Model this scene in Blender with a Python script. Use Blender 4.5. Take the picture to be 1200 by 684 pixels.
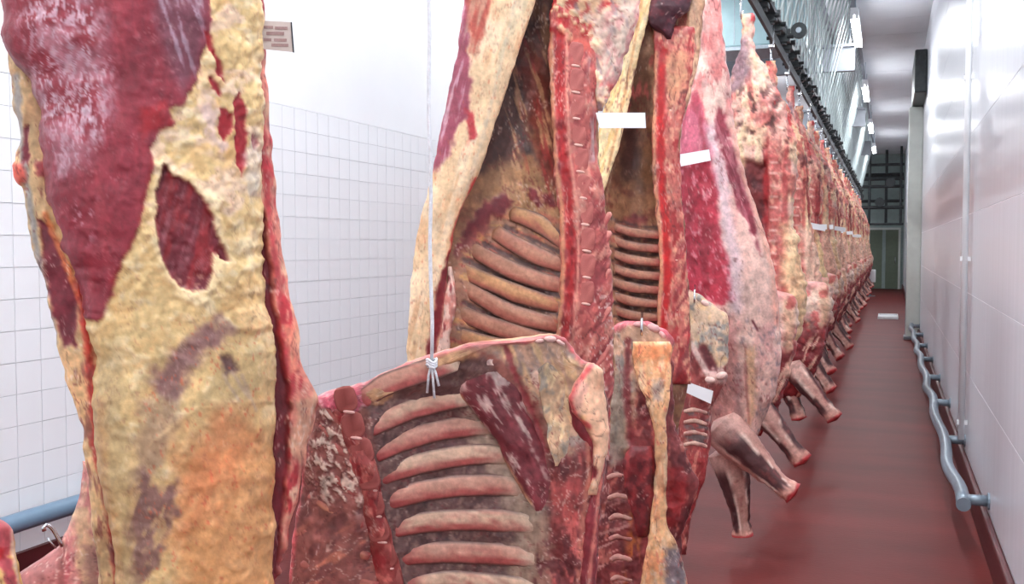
import bpy, math, random
import numpy as np
from mathutils import Vector, Matrix

for o in list(bpy.data.objects):
    bpy.data.objects.remove(o)
SC = bpy.context.scene
COL = SC.collection
random.seed(4)

# ------------------------------------------------------------------ camera
F = 1178.0
CAMZ = 1.6
YAW = math.radians(20.5)
PIT = math.radians(2.62)
cd = bpy.data.cameras.new('camera')
cd.sensor_width = 36.0
cd.lens = 36.0 * F / 1200.0
cd.clip_start = 0.05
cd.clip_end = 200
cam = bpy.data.objects.new('camera', cd)
COL.objects.link(cam)
cam.location = (0, 0, CAMZ)
cam.rotation_euler = (math.pi / 2 - PIT, 0, YAW)
SC.camera = cam

# ------------------------------------------------------------------ world, exposure
w = bpy.data.worlds.new('world')
SC.world = w
w.use_nodes = True
w.node_tree.nodes['Background'].inputs[0].default_value = (0.93, 0.97, 1.0, 1)
w.node_tree.nodes['Background'].inputs[1].default_value = 1.1
vs = SC.view_settings
vs.view_transform = 'Standard'
vs.look = 'None'
vs.exposure = 0.12
vs.gamma = 1.0
vs.use_curve_mapping = False
LAMP_W = 42.0          # watts of each ceiling lamp

# ------------------------------------------------------------------ helpers
FWD = np.array([-math.sin(YAW) * math.cos(PIT), math.cos(YAW) * math.cos(PIT), -math.sin(PIT)])
RGT = np.array([math.cos(YAW), math.sin(YAW), 0.0])
UPV = np.cross(RGT, FWD)
CAM = np.array([0, 0, CAMZ])


def ray(px, py):
    px = np.asarray(px, float); py = np.asarray(py, float)
    a = (px - 600) / F; b = -(py - 342) / F
    return FWD + a[..., None] * RGT + b[..., None] * UPV


def project(P):
    V = np.asarray(P, float) - CAM
    zc = V @ FWD
    zc = np.where(np.abs(zc) < 1e-4, 1e-4, zc)
    return 600 + F * (V @ RGT) / zc, 342 - F * (V @ UPV) / zc


class Frame:
    """Upright local frame of a hanging piece: u to its right, w out of its front, z up."""
    def __init__(self, px=None, d=None, xy=None, face=None, turn=0.0):
        if xy is None:
            r = ray(px, 288.0)
            xy = (CAM + r * d)[:2]
        self.C = np.array([xy[0], xy[1], 0.0])
        f = self.C[:2] / max(1e-6, np.linalg.norm(self.C[:2])) if face is None else np.array(face, float)
        ang = math.atan2(f[1], f[0]) + turn
        f = np.array([math.cos(ang), math.sin(ang)])
        self.W = np.array([-f[0], -f[1], 0.0])
        self.U = np.array([f[1], -f[0], 0.0])
        self.rz = math.atan2(self.U[1], self.U[0])

    def pt(self, px, py, w=0.0):
        """local (u, w, z) of the point of the plane w seen at a pixel of the photograph"""
        r = ray(px, py)
        w = np.asarray(w, float)
        C = self.C + w[..., None] * self.W
        t = ((C - CAM) @ self.W) / (r @ self.W)
        P = CAM + t[..., None] * r
        return np.stack([(P - self.C) @ self.U, np.broadcast_to(w, t.shape), P[..., 2]], -1)

    def world(self, L):
        L = np.asarray(L, float)
        P = self.C + L[..., 0:1] * self.U + L[..., 1:2] * self.W
        P = P.copy(); P[..., 2] = L[..., 2]
        return P


def lin(c):
    c = np.asarray(c, float) / 255.0
    return np.where(c <= 0.04045, c / 12.92, ((c + 0.055) / 1.055) ** 2.4)


# ---- noise
def _h(ix, iy, iz, seed):
    n = (ix * 374761393 + iy * 668265263 + iz * 2147483647 + seed * 1274126177) & 0xFFFFFFFF
    n = ((n ^ (n >> 13)) * 1274126177) & 0xFFFFFFFF
    n = n ^ (n >> 16)
    return (n & 0xFFFF) / 32767.5 - 1.0


def vnoise(x, y, z, seed=0):
    x0 = np.floor(x); y0 = np.floor(y); z0 = np.floor(z)
    fx = x - x0; fy = y - y0; fz = z - z0
    fx = fx * fx * (3 - 2 * fx); fy = fy * fy * (3 - 2 * fy); fz = fz * fz * (3 - 2 * fz)
    a = x0.astype(np.int64); b = y0.astype(np.int64); c = z0.astype(np.int64)
    r = 0
    for i in (0, 1):
        wx = fx if i else 1 - fx
        for j in (0, 1):
            wy = fy if j else 1 - fy
            for k in (0, 1):
                wz = fz if k else 1 - fz
                r = r + wx * wy * wz * _h(a + i, b + j, c + k, seed)
    return r


def fbm(x, y, z=None, seed=0, octv=3):
    if z is None:
        z = np.zeros_like(x)
    r = 0; am = 1.0; t = 0
    for o in range(octv):
        r = r + am * vnoise(x, y, z, seed + o * 17)
        t += am; am *= 0.55
        x = x * 2.03; y = y * 2.03; z = z * 2.03
    return r / t * 1.5


def sstep(a, b, x):
    t = np.clip((x - a) / (b - a + 1e-9), 0, 1)
    return t * t * (3 - 2 * t)


def sdpoly(x, y, poly):
    P = np.asarray(poly, float)
    d = np.full(x.shape, 1e18)
    s = np.ones(x.shape)
    n = len(P)
    for i in range(n):
        ax, ay = P[i]; bx, by = P[i - 1]
        ex, ey = bx - ax, by - ay
        wx = x - ax; wy = y - ay
        t = np.clip((wx * ex + wy * ey) / (ex * ex + ey * ey + 1e-12), 0, 1)
        dx = wx - ex * t; dy = wy - ey * t
        d = np.minimum(d, dx * dx + dy * dy)
        c1 = y >= ay; c2 = y < by; c3 = ex * wy > ey * wx
        flip = (c1 & c2 & c3) | (~c1 & ~c2 & ~c3)
        s = np.where(flip, -s, s)
    return s * np.sqrt(d)


def sdline(x, y, line):
    P = np.asarray(line, float)
    d = np.full(x.shape, 1e18)
    for i in range(len(P) - 1):
        ax, ay = P[i]; bx, by = P[i + 1]
        ex, ey = bx - ax, by - ay
        t = np.clip(((x - ax) * ex + (y - ay) * ey) / (ex * ex + ey * ey + 1e-12), 0, 1)
        d = np.minimum(d, (x - ax - ex * t) ** 2 + (y - ay - ey * t) ** 2)
    return np.sqrt(d)


class Paint:
    """colours and relief of a piece of meat, laid down patch by patch"""
    def __init__(self, x, y, base, seed=0, unit=1.0):
        self.x = x; self.y = y; self.s = seed; self.k = unit
        self.c = np.tile(np.asarray(base, float), (x.size, 1)).reshape(x.shape + (3,))
        self.h = np.zeros(x.shape)

    def n(self, sx, sy=None, ang=0.0, octv=3, sd=0):
        sy = sy or sx
        a = math.radians(ang)
        X = (self.x * math.cos(a) + self.y * math.sin(a)) / (sx * self.k)
        Y = (-self.x * math.sin(a) + self.y * math.cos(a)) / (sy * self.k)
        return fbm(X, Y, None, self.s * 31 + sd, octv)

    def mix(self, m, col, h=0.0):
        m = np.clip(m, 0, 1)
        self.c = self.c * (1 - m[..., None]) + np.asarray(col, float) * m[..., None]
        self.h = self.h + m * h

    def poly(self, poly, col, f=2.0, warp=4.0, ws=14.0, op=1.0, h=0.0, mod=None, sd=1):
        d = sdpoly(self.x, self.y, poly)
        if warp:
            d = d + warp * self.k * self.n(ws, sd=sd)
        m = sstep(f * self.k, -f * self.k, d) * op
        if mod is not None:
            m = m * mod
        self.mix(m, col, h)
        return m

    def line(self, line, col, wd=3.0, f=1.5, warp=1.5, op=1.0, h=0.0, mod=None, sd=2):
        d = sdline(self.x, self.y, line)
        if warp:
            d = d + warp * self.k * self.n(8, sd=sd)
        m = sstep((wd + f) * self.k, (wd - f) * self.k, d) * op
        if mod is not None:
            m = m * mod
        self.mix(m, col, h)
        return m

    def mottle(self, col, sx, sy=None, ang=0, lo=0.1, hi=0.6, op=1.0, h=0.0, mask=None, sd=5, octv=3):
        m = sstep(lo, hi, self.n(sx, sy, ang, octv, sd)) * op
        if mask is not None:
            m = m * mask
        self.mix(m, col, h)

    def veins(self, col, sx, sy=None, ang=0, wd=0.06, op=0.5, h=0.0, mask=None, sd=60):
        """thin wandering threads: sinew, cuts, blood lines"""
        q = np.abs(self.n(sx, sy, ang, 3, sd))
        m = sstep(wd, wd * .25, q) * op * sstep(-.25, .3, self.n(sx * 3, sx * 3, 0, 2, sd + 1))
        if mask is not None:
            m = m * mask
        self.mix(m, col, h)

    def mask(self, poly, f=6.0):
        return sstep(f * self.k, -f * self.k, sdpoly(self.x, self.y, poly))


# ---- object helpers
def link(o, parent=None):
    COL.objects.link(o)
    if parent is not None:
        o.parent = parent
    return o


def tag(o, label=None, cat=None, group=None, kind=None):
    if label: o['label'] = label
    if cat: o['category'] = cat
    if group: o['group'] = group
    if kind: o['kind'] = kind
    return o


def empty(name, loc=(0, 0, 0), rz=0.0):
    o = bpy.data.objects.new(name, None)
    o.empty_display_size = 0.1
    o.location = loc
    o.rotation_euler = (0, 0, rz)
    return link(o)


def mesh_obj(name, V, Fc, mat, parent=None, col=None, smooth=True, loc=None):
    me = bpy.data.meshes.new(name)
    V = np.asarray(V, np.float32)
    if isinstance(Fc, np.ndarray):
        nf, k = Fc.shape
        me.vertices.add(len(V)); me.vertices.foreach_set('co', V.ravel())
        me.loops.add(nf * k); me.loops.foreach_set('vertex_index', Fc.astype(np.int32).ravel())
        me.polygons.add(nf); me.polygons.foreach_set('loop_start', np.arange(0, nf * k, k, dtype=np.int32))
        me.update(calc_edges=True)
    else:
        me.from_pydata([tuple(v) for v in V], [], Fc)
    me.validate()
    if smooth:
        me.polygons.foreach_set('use_smooth', np.ones(len(me.polygons), bool))
    if col is not None:
        at = me.color_attributes.new('Col', 'FLOAT_COLOR', 'POINT')
        c = np.ones((len(V), 4), np.float32); c[:, :3] = lin(col)
        at.data.foreach_set('color', c.ravel())
    me.materials.append(mat)
    me.update()
    o = bpy.data.objects.new(name, me)
    if loc is not None:
        o.location = loc
    return link(o, parent)


class MB:
    """collects boxes and bars into one mesh"""
    def __init__(self):
        self.V = []; self.F = []

    def box(self, x0, x1, y0, y1, z0, z1):
        b = len(self.V)
        self.V += [(x0, y0, z0), (x1, y0, z0), (x1, y1, z0), (x0, y1, z0), (x0, y0, z1), (x1, y0, z1), (x1, y1, z1), (x0, y1, z1)]
        self.F += [tuple(b + i for i in f) for f in ((0, 3, 2, 1), (4, 5, 6, 7), (0, 1, 5, 4), (1, 2, 6, 5), (2, 3, 7, 6), (3, 0, 4, 7))]
        return self

    def bar(self, a, b, r, n=8, r2=None):
        a = Vector(a); b = Vector(b); ax = (b - a).normalized()
        t = Vector((0, 0, 1)) if abs(ax.z) < 0.9 else Vector((1, 0, 0))
        e1 = ax.cross(t).normalized(); e2 = ax.cross(e1)
        k = len(self.V)
        r2 = r if r2 is None else r2
        for P, rr in ((a, r), (b, r2)):
            for i in range(n):
                th = 2 * math.pi * i / n
                self.V.append(tuple(P + e1 * (rr * math.cos(th)) + e2 * (rr * math.sin(th))))
        for i in range(n):
            j = (i + 1) % n
            self.F.append((k + i, k + n + i, k + n + j, k + j))
        self.F.append(tuple(k + i for i in range(n)))
        self.F.append(tuple(k + n + n - 1 - i for i in range(n)))
        return self

    def tube(self, pts, r, n=8):
        pts = [Vector(p) for p in pts]
        k = len(self.V)
        m = len(pts)
        up = None
        for i, p in enumerate(pts):
            d = (pts[min(i + 1, m - 1)] - pts[max(i - 1, 0)]).normalized()
            if up is None:
                up = Vector((0, 0, 1)) if abs(d.z) < 0.9 else Vector((1, 0, 0))
            e1 = d.cross(up).normalized(); e2 = e1.cross(d)
            up = e2
            rr = r[i] if isinstance(r, (list, tuple)) else r
            for q in range(n):
                th = 2 * math.pi * q / n
                self.V.append(tuple(p + e1 * (rr * math.cos(th)) + e2 * (rr * math.sin(th))))
        for i in range(m - 1):
            for q in range(n):
                s = (q + 1) % n
                self.F.append((k + i * n + q, k + i * n + s, k + (i + 1) * n + s, k + (i + 1) * n + q))
        self.F.append(tuple(k + n - 1 - q for q in range(n)))
        self.F.append(tuple(k + (m - 1) * n + q for q in range(n)))
        return self

    def build(self, name, mat, parent=None, smooth=False, loc=None):
        return mesh_obj(name, self.V, self.F, mat, parent, smooth=smooth, loc=loc)


def bevel(o, wd=0.004, seg=2):
    m = o.modifiers.new('bevel', 'BEVEL'); m.width = wd; m.segments = seg; m.limit_method = 'ANGLE'
    return o


def box_obj(name, x0, x1, y0, y1, z0, z1, mat, parent=None):
    return MB().box(x0, x1, y0, y1, z0, z1).build(name, mat, parent)


def dup(o, parent=None, **kw):
    c = o.copy()
    link(c, parent)
    for k, v in kw.items():
        setattr(c, k, v)
    return c


# ------------------------------------------------------------------ materials
def nodes(name):
    m = bpy.data.materials.new(name); m.use_nodes = True
    nt = m.node_tree
    return m, nt, nt.nodes['Principled BSDF']


def plain(name, rgb, rough=0.5, metal=0.0, var=0.08, scale=8.0, bump=0.0, bscale=60.0, spec=0.5, stretch=(1, 1, 1), coat=0.0):
    m, nt, b = nodes(name)
    c = lin(rgb)
    tc = nt.nodes.new('ShaderNodeTexCoord')
    mp = nt.nodes.new('ShaderNodeMapping'); mp.inputs['Scale'].default_value = stretch
    nt.links.new(tc.outputs['Object'], mp.inputs[0])
    ns = nt.nodes.new('ShaderNodeTexNoise'); ns.inputs['Scale'].default_value = scale; ns.inputs['Detail'].default_value = 5
    nt.links.new(mp.outputs[0], ns.inputs['Vector'])
    rp = nt.nodes.new('ShaderNodeValToRGB')
    lo = np.clip(c * (1 - var), 0, 1); hi = np.clip(c * (1 + var), 0, 1)
    rp.color_ramp.elements[0].position = 0.3; rp.color_ramp.elements[1].position = 0.7
    rp.color_ramp.elements[0].color = (*lo, 1); rp.color_ramp.elements[1].color = (*hi, 1)
    nt.links.new(ns.outputs['Fac'], rp.inputs[0])
    nt.links.new(rp.outputs[0], b.inputs['Base Color'])
    b.inputs['Roughness'].default_value = rough
    b.inputs['Metallic'].default_value = metal
    b.inputs['Specular IOR Level'].default_value = spec
    b.inputs['Coat Weight'].default_value = coat
    if bump:
        n2 = nt.nodes.new('ShaderNodeTexNoise'); n2.inputs['Scale'].default_value = bscale
        nt.links.new(mp.outputs[0], n2.inputs['Vector'])
        bp = nt.nodes.new('ShaderNodeBump'); bp.inputs['Strength'].default_value = bump; bp.inputs['Distance'].default_value = 0.01
        nt.links.new(n2.outputs['Fac'], bp.inputs['Height'])
        nt.links.new(bp.outputs[0], b.inputs['Normal'])
    return m


def emit(name, rgb, st):
    m, nt, b = nodes(name)
    b.inputs['Base Color'].default_value = (*lin(rgb), 1)
    b.inputs['Emission Color'].default_value = (*lin(rgb), 1)
    b.inputs['Emission Strength'].default_value = st
    return m


def meat_mat(name, fleck=0.17, rough=0.40, bump=0.25, fscale=90.0):
    m, nt, b = nodes(name)
    L = nt.links.new
    at = nt.nodes.new('ShaderNodeVertexColor'); at.layer_name = 'Col'
    tc = nt.nodes.new('ShaderNodeTexCoord')
    n1 = nt.nodes.new('ShaderNodeTexNoise'); n1.inputs['Scale'].default_value = fscale; n1.inputs['Detail'].default_value = 4
    n2 = nt.nodes.new('ShaderNodeTexNoise'); n2.inputs['Scale'].default_value = 26.0; n2.inputs['Detail'].default_value = 5; n2.inputs['Distortion'].default_value = 0.6
    L(tc.outputs['Object'], n1.inputs['Vector']); L(tc.outputs['Object'], n2.inputs['Vector'])
    # value jitter
    mr = nt.nodes.new('ShaderNodeMapRange'); mr.inputs[1].default_value = 0.25; mr.inputs[2].default_value = 0.75
    mr.inputs[3].default_value = 1 - fleck; mr.inputs[4].default_value = 1 + fleck
    L(n1.outputs['Fac'], mr.inputs[0])
    mr2 = nt.nodes.new('ShaderNodeMapRange'); mr2.inputs[1].default_value = 0.3; mr2.inputs[2].default_value = 0.7
    mr2.inputs[3].default_value = 1 - fleck * 0.7; mr2.inputs[4].default_value = 1 + fleck * 0.7
    L(n2.outputs['Fac'], mr2.inputs[0])
    mu = nt.nodes.new('ShaderNodeMath'); mu.operation = 'MULTIPLY'
    L(mr.outputs[0], mu.inputs[0]); L(mr2.outputs[0], mu.inputs[1])
    hs = nt.nodes.new('ShaderNodeHueSaturation')
    L(at.outputs['Color'], hs.inputs['Color']); L(mu.outputs[0], hs.inputs['Value'])
    L(hs.outputs[0], b.inputs['Base Color'])
    rr = nt.nodes.new('ShaderNodeMapRange'); rr.inputs[3].default_value = rough - 0.12; rr.inputs[4].default_value = rough + 0.2
    L(n2.outputs['Fac'], rr.inputs[0]); L(rr.outputs[0], b.inputs['Roughness'])
    bp = nt.nodes.new('ShaderNodeBump'); bp.inputs['Strength'].default_value = bump; bp.inputs['Distance'].default_value = 0.004
    ad = nt.nodes.new('ShaderNodeMath'); ad.operation = 'ADD'
    L(n1.outputs['Fac'], ad.inputs[0]); L(n2.outputs['Fac'], ad.inputs[1])
    L(ad.outputs[0], bp.inputs['Height']); L(bp.outputs[0], b.inputs['Normal'])
    b.inputs['Specular IOR Level'].default_value = 0.45
    return m


M = {}
M['meat'] = meat_mat('meat')
M['meat_far'] = meat_mat('meat_far', fleck=0.3, rough=0.5, bump=0.5, fscale=40)
M['bone'] = meat_mat('bone', fleck=0.2, rough=0.4, bump=0.25)
M['floor'] = plain('floor_red', (100, 39, 37), rough=0.5, var=0.2, scale=1.6, bump=0.1, bscale=45, stretch=(0.5, 1.6, 1), spec=0.14)
M['skirt'] = plain('skirting_red', (78, 24, 28), rough=0.4, var=0.1)
M['grout'] = plain('grout', (222, 226, 232), rough=0.8)
M['tile'] = plain('tile_white', (236, 239, 243), rough=0.18, var=0.02, scale=2.0)
M['paint'] = plain('wall_paint', (238, 241, 245), rough=0.45, var=0.015, scale=2)
M['panel'] = plain('wall_panel', (222, 226, 234), rough=0.27, var=0.03, scale=2.5, bump=0.10, bscale=4.0, stretch=(1, 4, 0.12))
M['joint'] = plain('panel_joint', (240, 242, 245), rough=0.5)
M['ceil'] = plain('ceiling_panel', (224, 226, 230), rough=0.55, var=0.05, scale=1.5)
M['steel'] = plain('galvanised', (150, 160, 168), rough=0.38, metal=0.75, var=0.15, scale=20)
M['steel_dark'] = plain('dark_steel', (52, 56, 58), rough=0.45, metal=0.5, var=0.3, scale=18)
M['pipe'] = plain('grey_pipe', (128, 142, 154), rough=0.35, metal=0.25, var=0.1, scale=12)
M['rail_blue'] = plain('blue_pipe', (104, 130, 152), rough=0.35, var=0.08)
M['rod'] = plain('rod_grey', (168, 180, 180), rough=0.5, var=0.12)
M['teal'] = plain('teal_panel', (150, 180, 186), rough=0.4, var=0.06)
M['green'] = plain('door_green', (104, 118, 100), rough=0.5, var=0.1)
M['endwall'] = plain('end_wall', (150, 168, 165), rough=0.6, var=0.1)
M['column'] = plain('column_cream', (206, 212, 206), rough=0.4, var=0.05)
M['white'] = plain('white_plastic', (232, 235, 238), rough=0.35, var=0.02)
M['paper'] = plain('paper', (240, 242, 245), rough=0.7, var=0.02)
M['card'] = plain('printed_card', (198, 182, 174), rough=0.6, var=0.06, scale=60)
M['ink'] = plain('faded_print', (158, 126, 122), rough=0.7, var=0.15, scale=300)
M['black'] = plain('black', (28, 28, 34), rough=0.5)
M['rope'] = plain('rope_white', (228, 230, 235), rough=0.8, var=0.08, scale=60, bump=0.4, bscale=150)
M['chrome'] = plain('chrome', (205, 208, 212), rough=0.18, metal=1.0, var=0.05)
M['beam'] = plain('beam_grey', (120, 124, 132), rough=0.5, var=0.08)
M['lamp'] = emit('lamp_tube', (250, 252, 255), 34.0)

# ------------------------------------------------------------------ the room
XL, XR, Y0, Y1, ZC = -3.85, 0.525, -3.0, 40.0, 5.0
tag(box_obj('floor', XL - 0.1, XR + 0.1, Y0, Y1, -0.1, 0.0, M['floor']), kind='structure')

# left wall: grout bed, white tiles up to 2.5 m, smooth paint above
wl = tag(box_obj('wall_left', XL - 0.15, XL, Y0, Y1, 0, ZC, M['grout']), kind='structure')
box_obj('painted_upper_wall', XL, XL + 0.008, Y0, Y1, 2.55, ZC, M['paint'], wl)
TS = 0.15
tm = MB().box(0, 0.007, -TS / 2 + 0.0015, TS / 2 - 0.0015, -TS / 2 + 0.0015, TS / 2 - 0.0015).build('tile', M['tile'], wl)
bm_src = tm.data
cand = []
ys = np.arange(Y0 + TS / 2, Y1, TS)
zs = np.arange(0.15 + TS / 2, 2.55, TS)
for y in ys:
    for z in zs:
        px, py = project((XL, y, z))
        vis = (y > 1.0) and ((-15 < px < 118 and py < 660) or (312 < px < 545 and py < 475)) and py > -10
        cand.append((0 if vis else 1, y, z))
cand.sort()
first = True
rest = MB()
for i, (v, y, z) in enumerate(cand):
    if v == 0 and i < 300:
        jx = random.uniform(0, 0.0012)
        if first:
            tm.location = (XL, y, z); first = False
        else:
            dup(tm, wl, location=(XL + jx, y, z))
    else:
        rest.box(XL, XL + 0.007, y - TS / 2 + 0.0015, y + TS / 2 - 0.0015, z - TS / 2 + 0.0015, z + TS / 2 - 0.0015)
tag(rest.build('tile_field', M['tile'], wl), kind='stuff')
bl = tag(box_obj('baseboard_left', XL, XL + 0.03, Y0, Y1, 0, 0.15, M['skirt']), kind='structure')
tr = tag(box_obj('trim_1', XL, XL + 0.09, 9.25, 9.75, 0, ZC, M['paint']), kind='structure')
bevel(tr, 0.02)

# right wall: glossy cladding panels with pale joints
wr = tag(box_obj('wall_right', XR, XR + 0.15, Y0, Y1, 0, ZC, M['joint']), kind='structure')
PH, PL = 0.545, 2.3
pz0 = 1.275 - 2 * PH
pm = None
y = Y0 + 0.05
k = 0
while y < Y1 - 0.1:
    z = pz0
    ln = min(PL, Y1 - y)
    while z < ZC - 0.05:
        h = min(PH, ZC - z)
        nm = MB().box(-0.002, 0, 0.001, ln - 0.001, 0.0015, h - 0.0015)
        key = (round(ln, 3), round(h, 3))
        if pm is None:
            pm = {}
        if key not in pm:
            pm[key] = bevel(nm.build('panel', M['panel'], wr, loc=(XR, y, z)), 0.0008, 1)
        else:
            dup(pm[key], wr, location=(XR - random.uniform(0, 0.0006), y, z))
        z += PH
    y += PL
br = tag(box_obj('baseboard_right', XR - 0.035, XR, Y0, Y1, 0, pz0, M['skirt']), kind='structure')
bevel(br, 0.012)

# white vertical pipe on the right wall
vp = empty('wall_pipe', (XR - 0.045, 7.35, 0.3))
MB().bar((0, 0, 0), (0, 0, 4.7), 0.02, 12).build('pipe', M['white'], vp, smooth=True)
for zz in (0.1, 1.2, 2.4, 3.6, 4.55):
    MB().box(-0.028, 0.0375, -0.012, 0.012, zz, zz + 0.03).build('pipe_clip', M['white'], vp)
tag(vp, 'thin white vertical pipe clipped to the glossy right wall', 'pipe')

# ceiling of grey panels
ce = tag(box_obj('ceiling', XL - 0.1, XR + 0.1, Y0, Y1, ZC, ZC + 0.12, M['joint']), kind='structure')
cp = None
for k in range(36):
    y = Y0 + k * 1.2
    for (xa, xb) in ((XL, -1.7), (-1.7, XR)):
        if y + 1.2 > Y1 + 0.01: continue
        key = xa
        q = MB().box(xa + 0.004, xb - 0.004, 0.004, 1.196, -0.012, 0).build('ceiling_panel', M['ceil'], ce, loc=(0, y, ZC)) if k == 0 else None
        if k == 0:
            cp = cp or {}
            cp[key] = q
        else:
            dup(cp[key], ce, location=(0, y, ZC - random.uniform(0, 0.003)))

# far end wall with its green door
we = tag(box_obj('wall_end', XL - 0.1, XR + 0.1, Y1, Y1 + 0.15, 0, ZC, M['endwall']), kind='structure')
d1 = tag(empty('door_1', (-0.15, Y1 - 0.06, 0)), kind='structure')
box_obj('door_leaf', -0.5, 0.5, 0, 0.05, 0.02, 2.2, M['green'], d1)
for (a, b, c, d) in ((-0.58, -0.5, 0, 2.28), (0.5, 0.58, 0, 2.28), (-0.5, 0.5, 2.2, 2.28)):
    box_obj('door_frame', a, b, -0.03, 0.055, c, d, M['column'], d1)
box_obj('door_plate', -0.06, 0.06, -0.02, 0, 0.02, 2.2, M['endwall'], d1)
MB().bar((0.4, -0.03, 0.95), (0.4, -0.03, 1.2), 0.015).build('handle', M['chrome'], d1, smooth=True)

# column at the doorway on the right, with a dark housing on top
co = tag(empty('trim_2', (0.42, 18.6, 0)), kind='structure')
bevel(box_obj('column', -0.12, 0.105, -0.18, 0.18, 0, 3.95, M['column'], co), 0.02)
box_obj('column_strip', -0.128, -0.12, -0.03, 0.03, 0.02, 2.0, M['pipe'], co)
bevel(box_obj('column_foot', -0.15, 0.105, -0.24, 0.2, 0, 0.06, M['beam'], co), 0.01)
ho = tag(box_obj('trim_3', 0.34, 0.52, 16.8, 18.8, 3.96, 4.62, M['steel_dark']), kind='structure')
bevel(ho, 0.02)

# ------------------------------------------------------------------ bumper rails
br_ = empty('bumper_rail', (XR - 0.145, 5.7, 0.0))
pts = []
for i in range(90):
    t = i / 89.0; yy = t * 13.0
    wob = 0.012 * math.sin(yy * 2 * math.pi / 1.8 + 1.0) + 0.004 * math.sin(yy * 5.1)
    pts.append((wob, yy, 0.25 + 0.012 * math.sin(yy * 2 * math.pi / 1.8) + 0.004 * math.sin(yy * 7)))
MB().tube(pts, 0.036, 14).build('rail_tube', M['pipe'], br_, smooth=True)
MB().bar((pts[0][0], -0.006, pts[0][2]), (pts[0][0], 0.004, pts[0][2]), 0.037, 14).build('end_cap', M['pipe'], br_)
for i in range(8):
    yy = 0.1 + i * 1.78
    if yy > 13: break
    zz = 0.25 + 0.012 * math.sin(yy * 2 * math.pi / 1.8)
    bk = MB().bar((0.01, yy, zz), (0.145, yy, zz), 0.03, 12).build('wall_bracket', M['pipe'], br_, smooth=True)
    MB().bar((0.132, yy, zz), (0.142, yy, zz), 0.045, 14).build('flange', M['pipe'], bk)
tag(br_, 'wavy grey pipe bumper rail along the foot of the right wall', 'rail')

bl_ = empty('bumper_rail', (XL + 0.14, -2.0, 0.0))
pts = [(0.01 * math.sin(i * 0.9), i * 0.5, 0.33 + 0.006 * math.sin(i * 1.3)) for i in range(48)]
MB().tube(pts, 0.045, 14).build('rail_tube', M['rail_blue'], bl_, smooth=True)
for i in range(12):
    bk = MB().bar((-0.13, 0.7 + i * 1.9, 0.33), (-0.01, 0.7 + i * 1.9, 0.33), 0.03, 12).build('wall_bracket', M['pipe'], bl_, smooth=True)
tag(bl_, 'blue-grey pipe bumper rail along the foot of the white tiled wall', 'rail')

# ------------------------------------------------------------------ overhead gear
RX, RZ = -0.9, 3.3
orail = empty('overhead_rail', (RX, 0, RZ))
MB().box(-0.012, 0.012, -1.0, 36.0, -0.05, 0.03).build('rail_bar', M['steel_dark'], orail)
MB().box(-0.05, 0.05, -1.0, 36.0, 0.11, 0.15).build('channel', M['steel_dark'], orail)
MB().box(0.34, 0.42, -1.0, 36.0, ZC - RZ - 0.09, ZC - RZ - 0.012).build('ceiling_beam', M['beam'], orail)
MB().box(-0.06, 0.02, -1.0, 36.0, ZC - RZ - 0.09, ZC - RZ - 0.012).build('ceiling_beam', M['beam'], orail)
rod1 = rod2 = None
for i in range(84):
    y = 0.6 + i * 0.42
    if rod1 is None:
        rod1 = MB().bar((0.02, 0, 0.13), (0.38, 0.02, ZC - RZ - 0.05), 0.011, 6).build('hanger_rod', M['rod'], orail, loc=(0, y, 0))
        rod2 = MB().bar((-0.02, 0, 0.13), (-0.03, 0.24, ZC - RZ - 0.05), 0.011, 6).build('hanger_rod', M['rod'], orail, loc=(0, y, 0))
        m = MB().box(-0.03, 0.03, -0.02, 0.02, 0.03, 0.2).box(-0.045, 0.045, -0.04, 0.04, 0.05, 0.075)
        m.bar((-0.06, 0, 0.1), (0.06, 0, 0.1), 0.018, 8)
        brk = m.build('rail_bracket', M['steel_dark'], orail, loc=(0, y, 0))
    else:
        dup(rod1, orail, location=(0, y, 0)); dup(rod2, orail, location=(0, y, 0)); dup(brk, orail, location=(0, y, 0), scale=(random.uniform(.9, 1.9), random.uniform(.8, 1.6), random.uniform(.8, 1.5)))
tag(orail, 'dark overhead meat rail hung from slanted steel rods above the row', 'rail')

# drive chain sprockets between brackets
for i in range(1):
    y = 9.3 + i * 2.4
    sp = empty('chain_sprocket', (RX + 0.13, y, RZ + 0.2))
    MB().bar((0, -0.02, 0), (0, 0.02, 0), 0.07, 16).build('wheel', M['steel_dark'], sp)
    MB().bar((0, -0.035, 0), (0, 0.035, 0), 0.025, 12).build('hub', M['steel'], sp)
    MB().box(-0.15, 0, -0.015, 0.015, -0.05, -0.02).build('arm', M['steel_dark'], sp)
    tag(sp, 'dark round chain sprocket bolted beside the overhead meat rail', 'sprocket')

# cross beams under the ceiling
for i, y in enumerate((8.4, 15.0, 22.0, 29.0)):
    b = MB().box(XL, -0.48, y, y + 0.12, 4.06, 4.10).box(XL, -0.48, y, y + 0.12, 4.40, 4.44).box(XL, -0.48, y + 0.05, y + 0.07, 4.1, 4.4)
    bo = empty('cross_beam', (0, 0, 4.06))
    b.V = [(a, c, d - 4.06) for a, c, d in b.V]
    b.build('girder', M['beam'], bo)
    for xx in (-3.0, -1.6, -0.55):
        MB().bar((xx, y + 0.06, 0.38), (xx, y + 0.06, ZC - 4.06 - 0.012), 0.012, 6).build('drop_rod', M['steel'], bo)
    tag(bo, ('nearest', 'second nearest', 'third nearest', 'farthest')[i] + ' grey steel cross beam spanning under the ceiling', 'beam')

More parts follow.
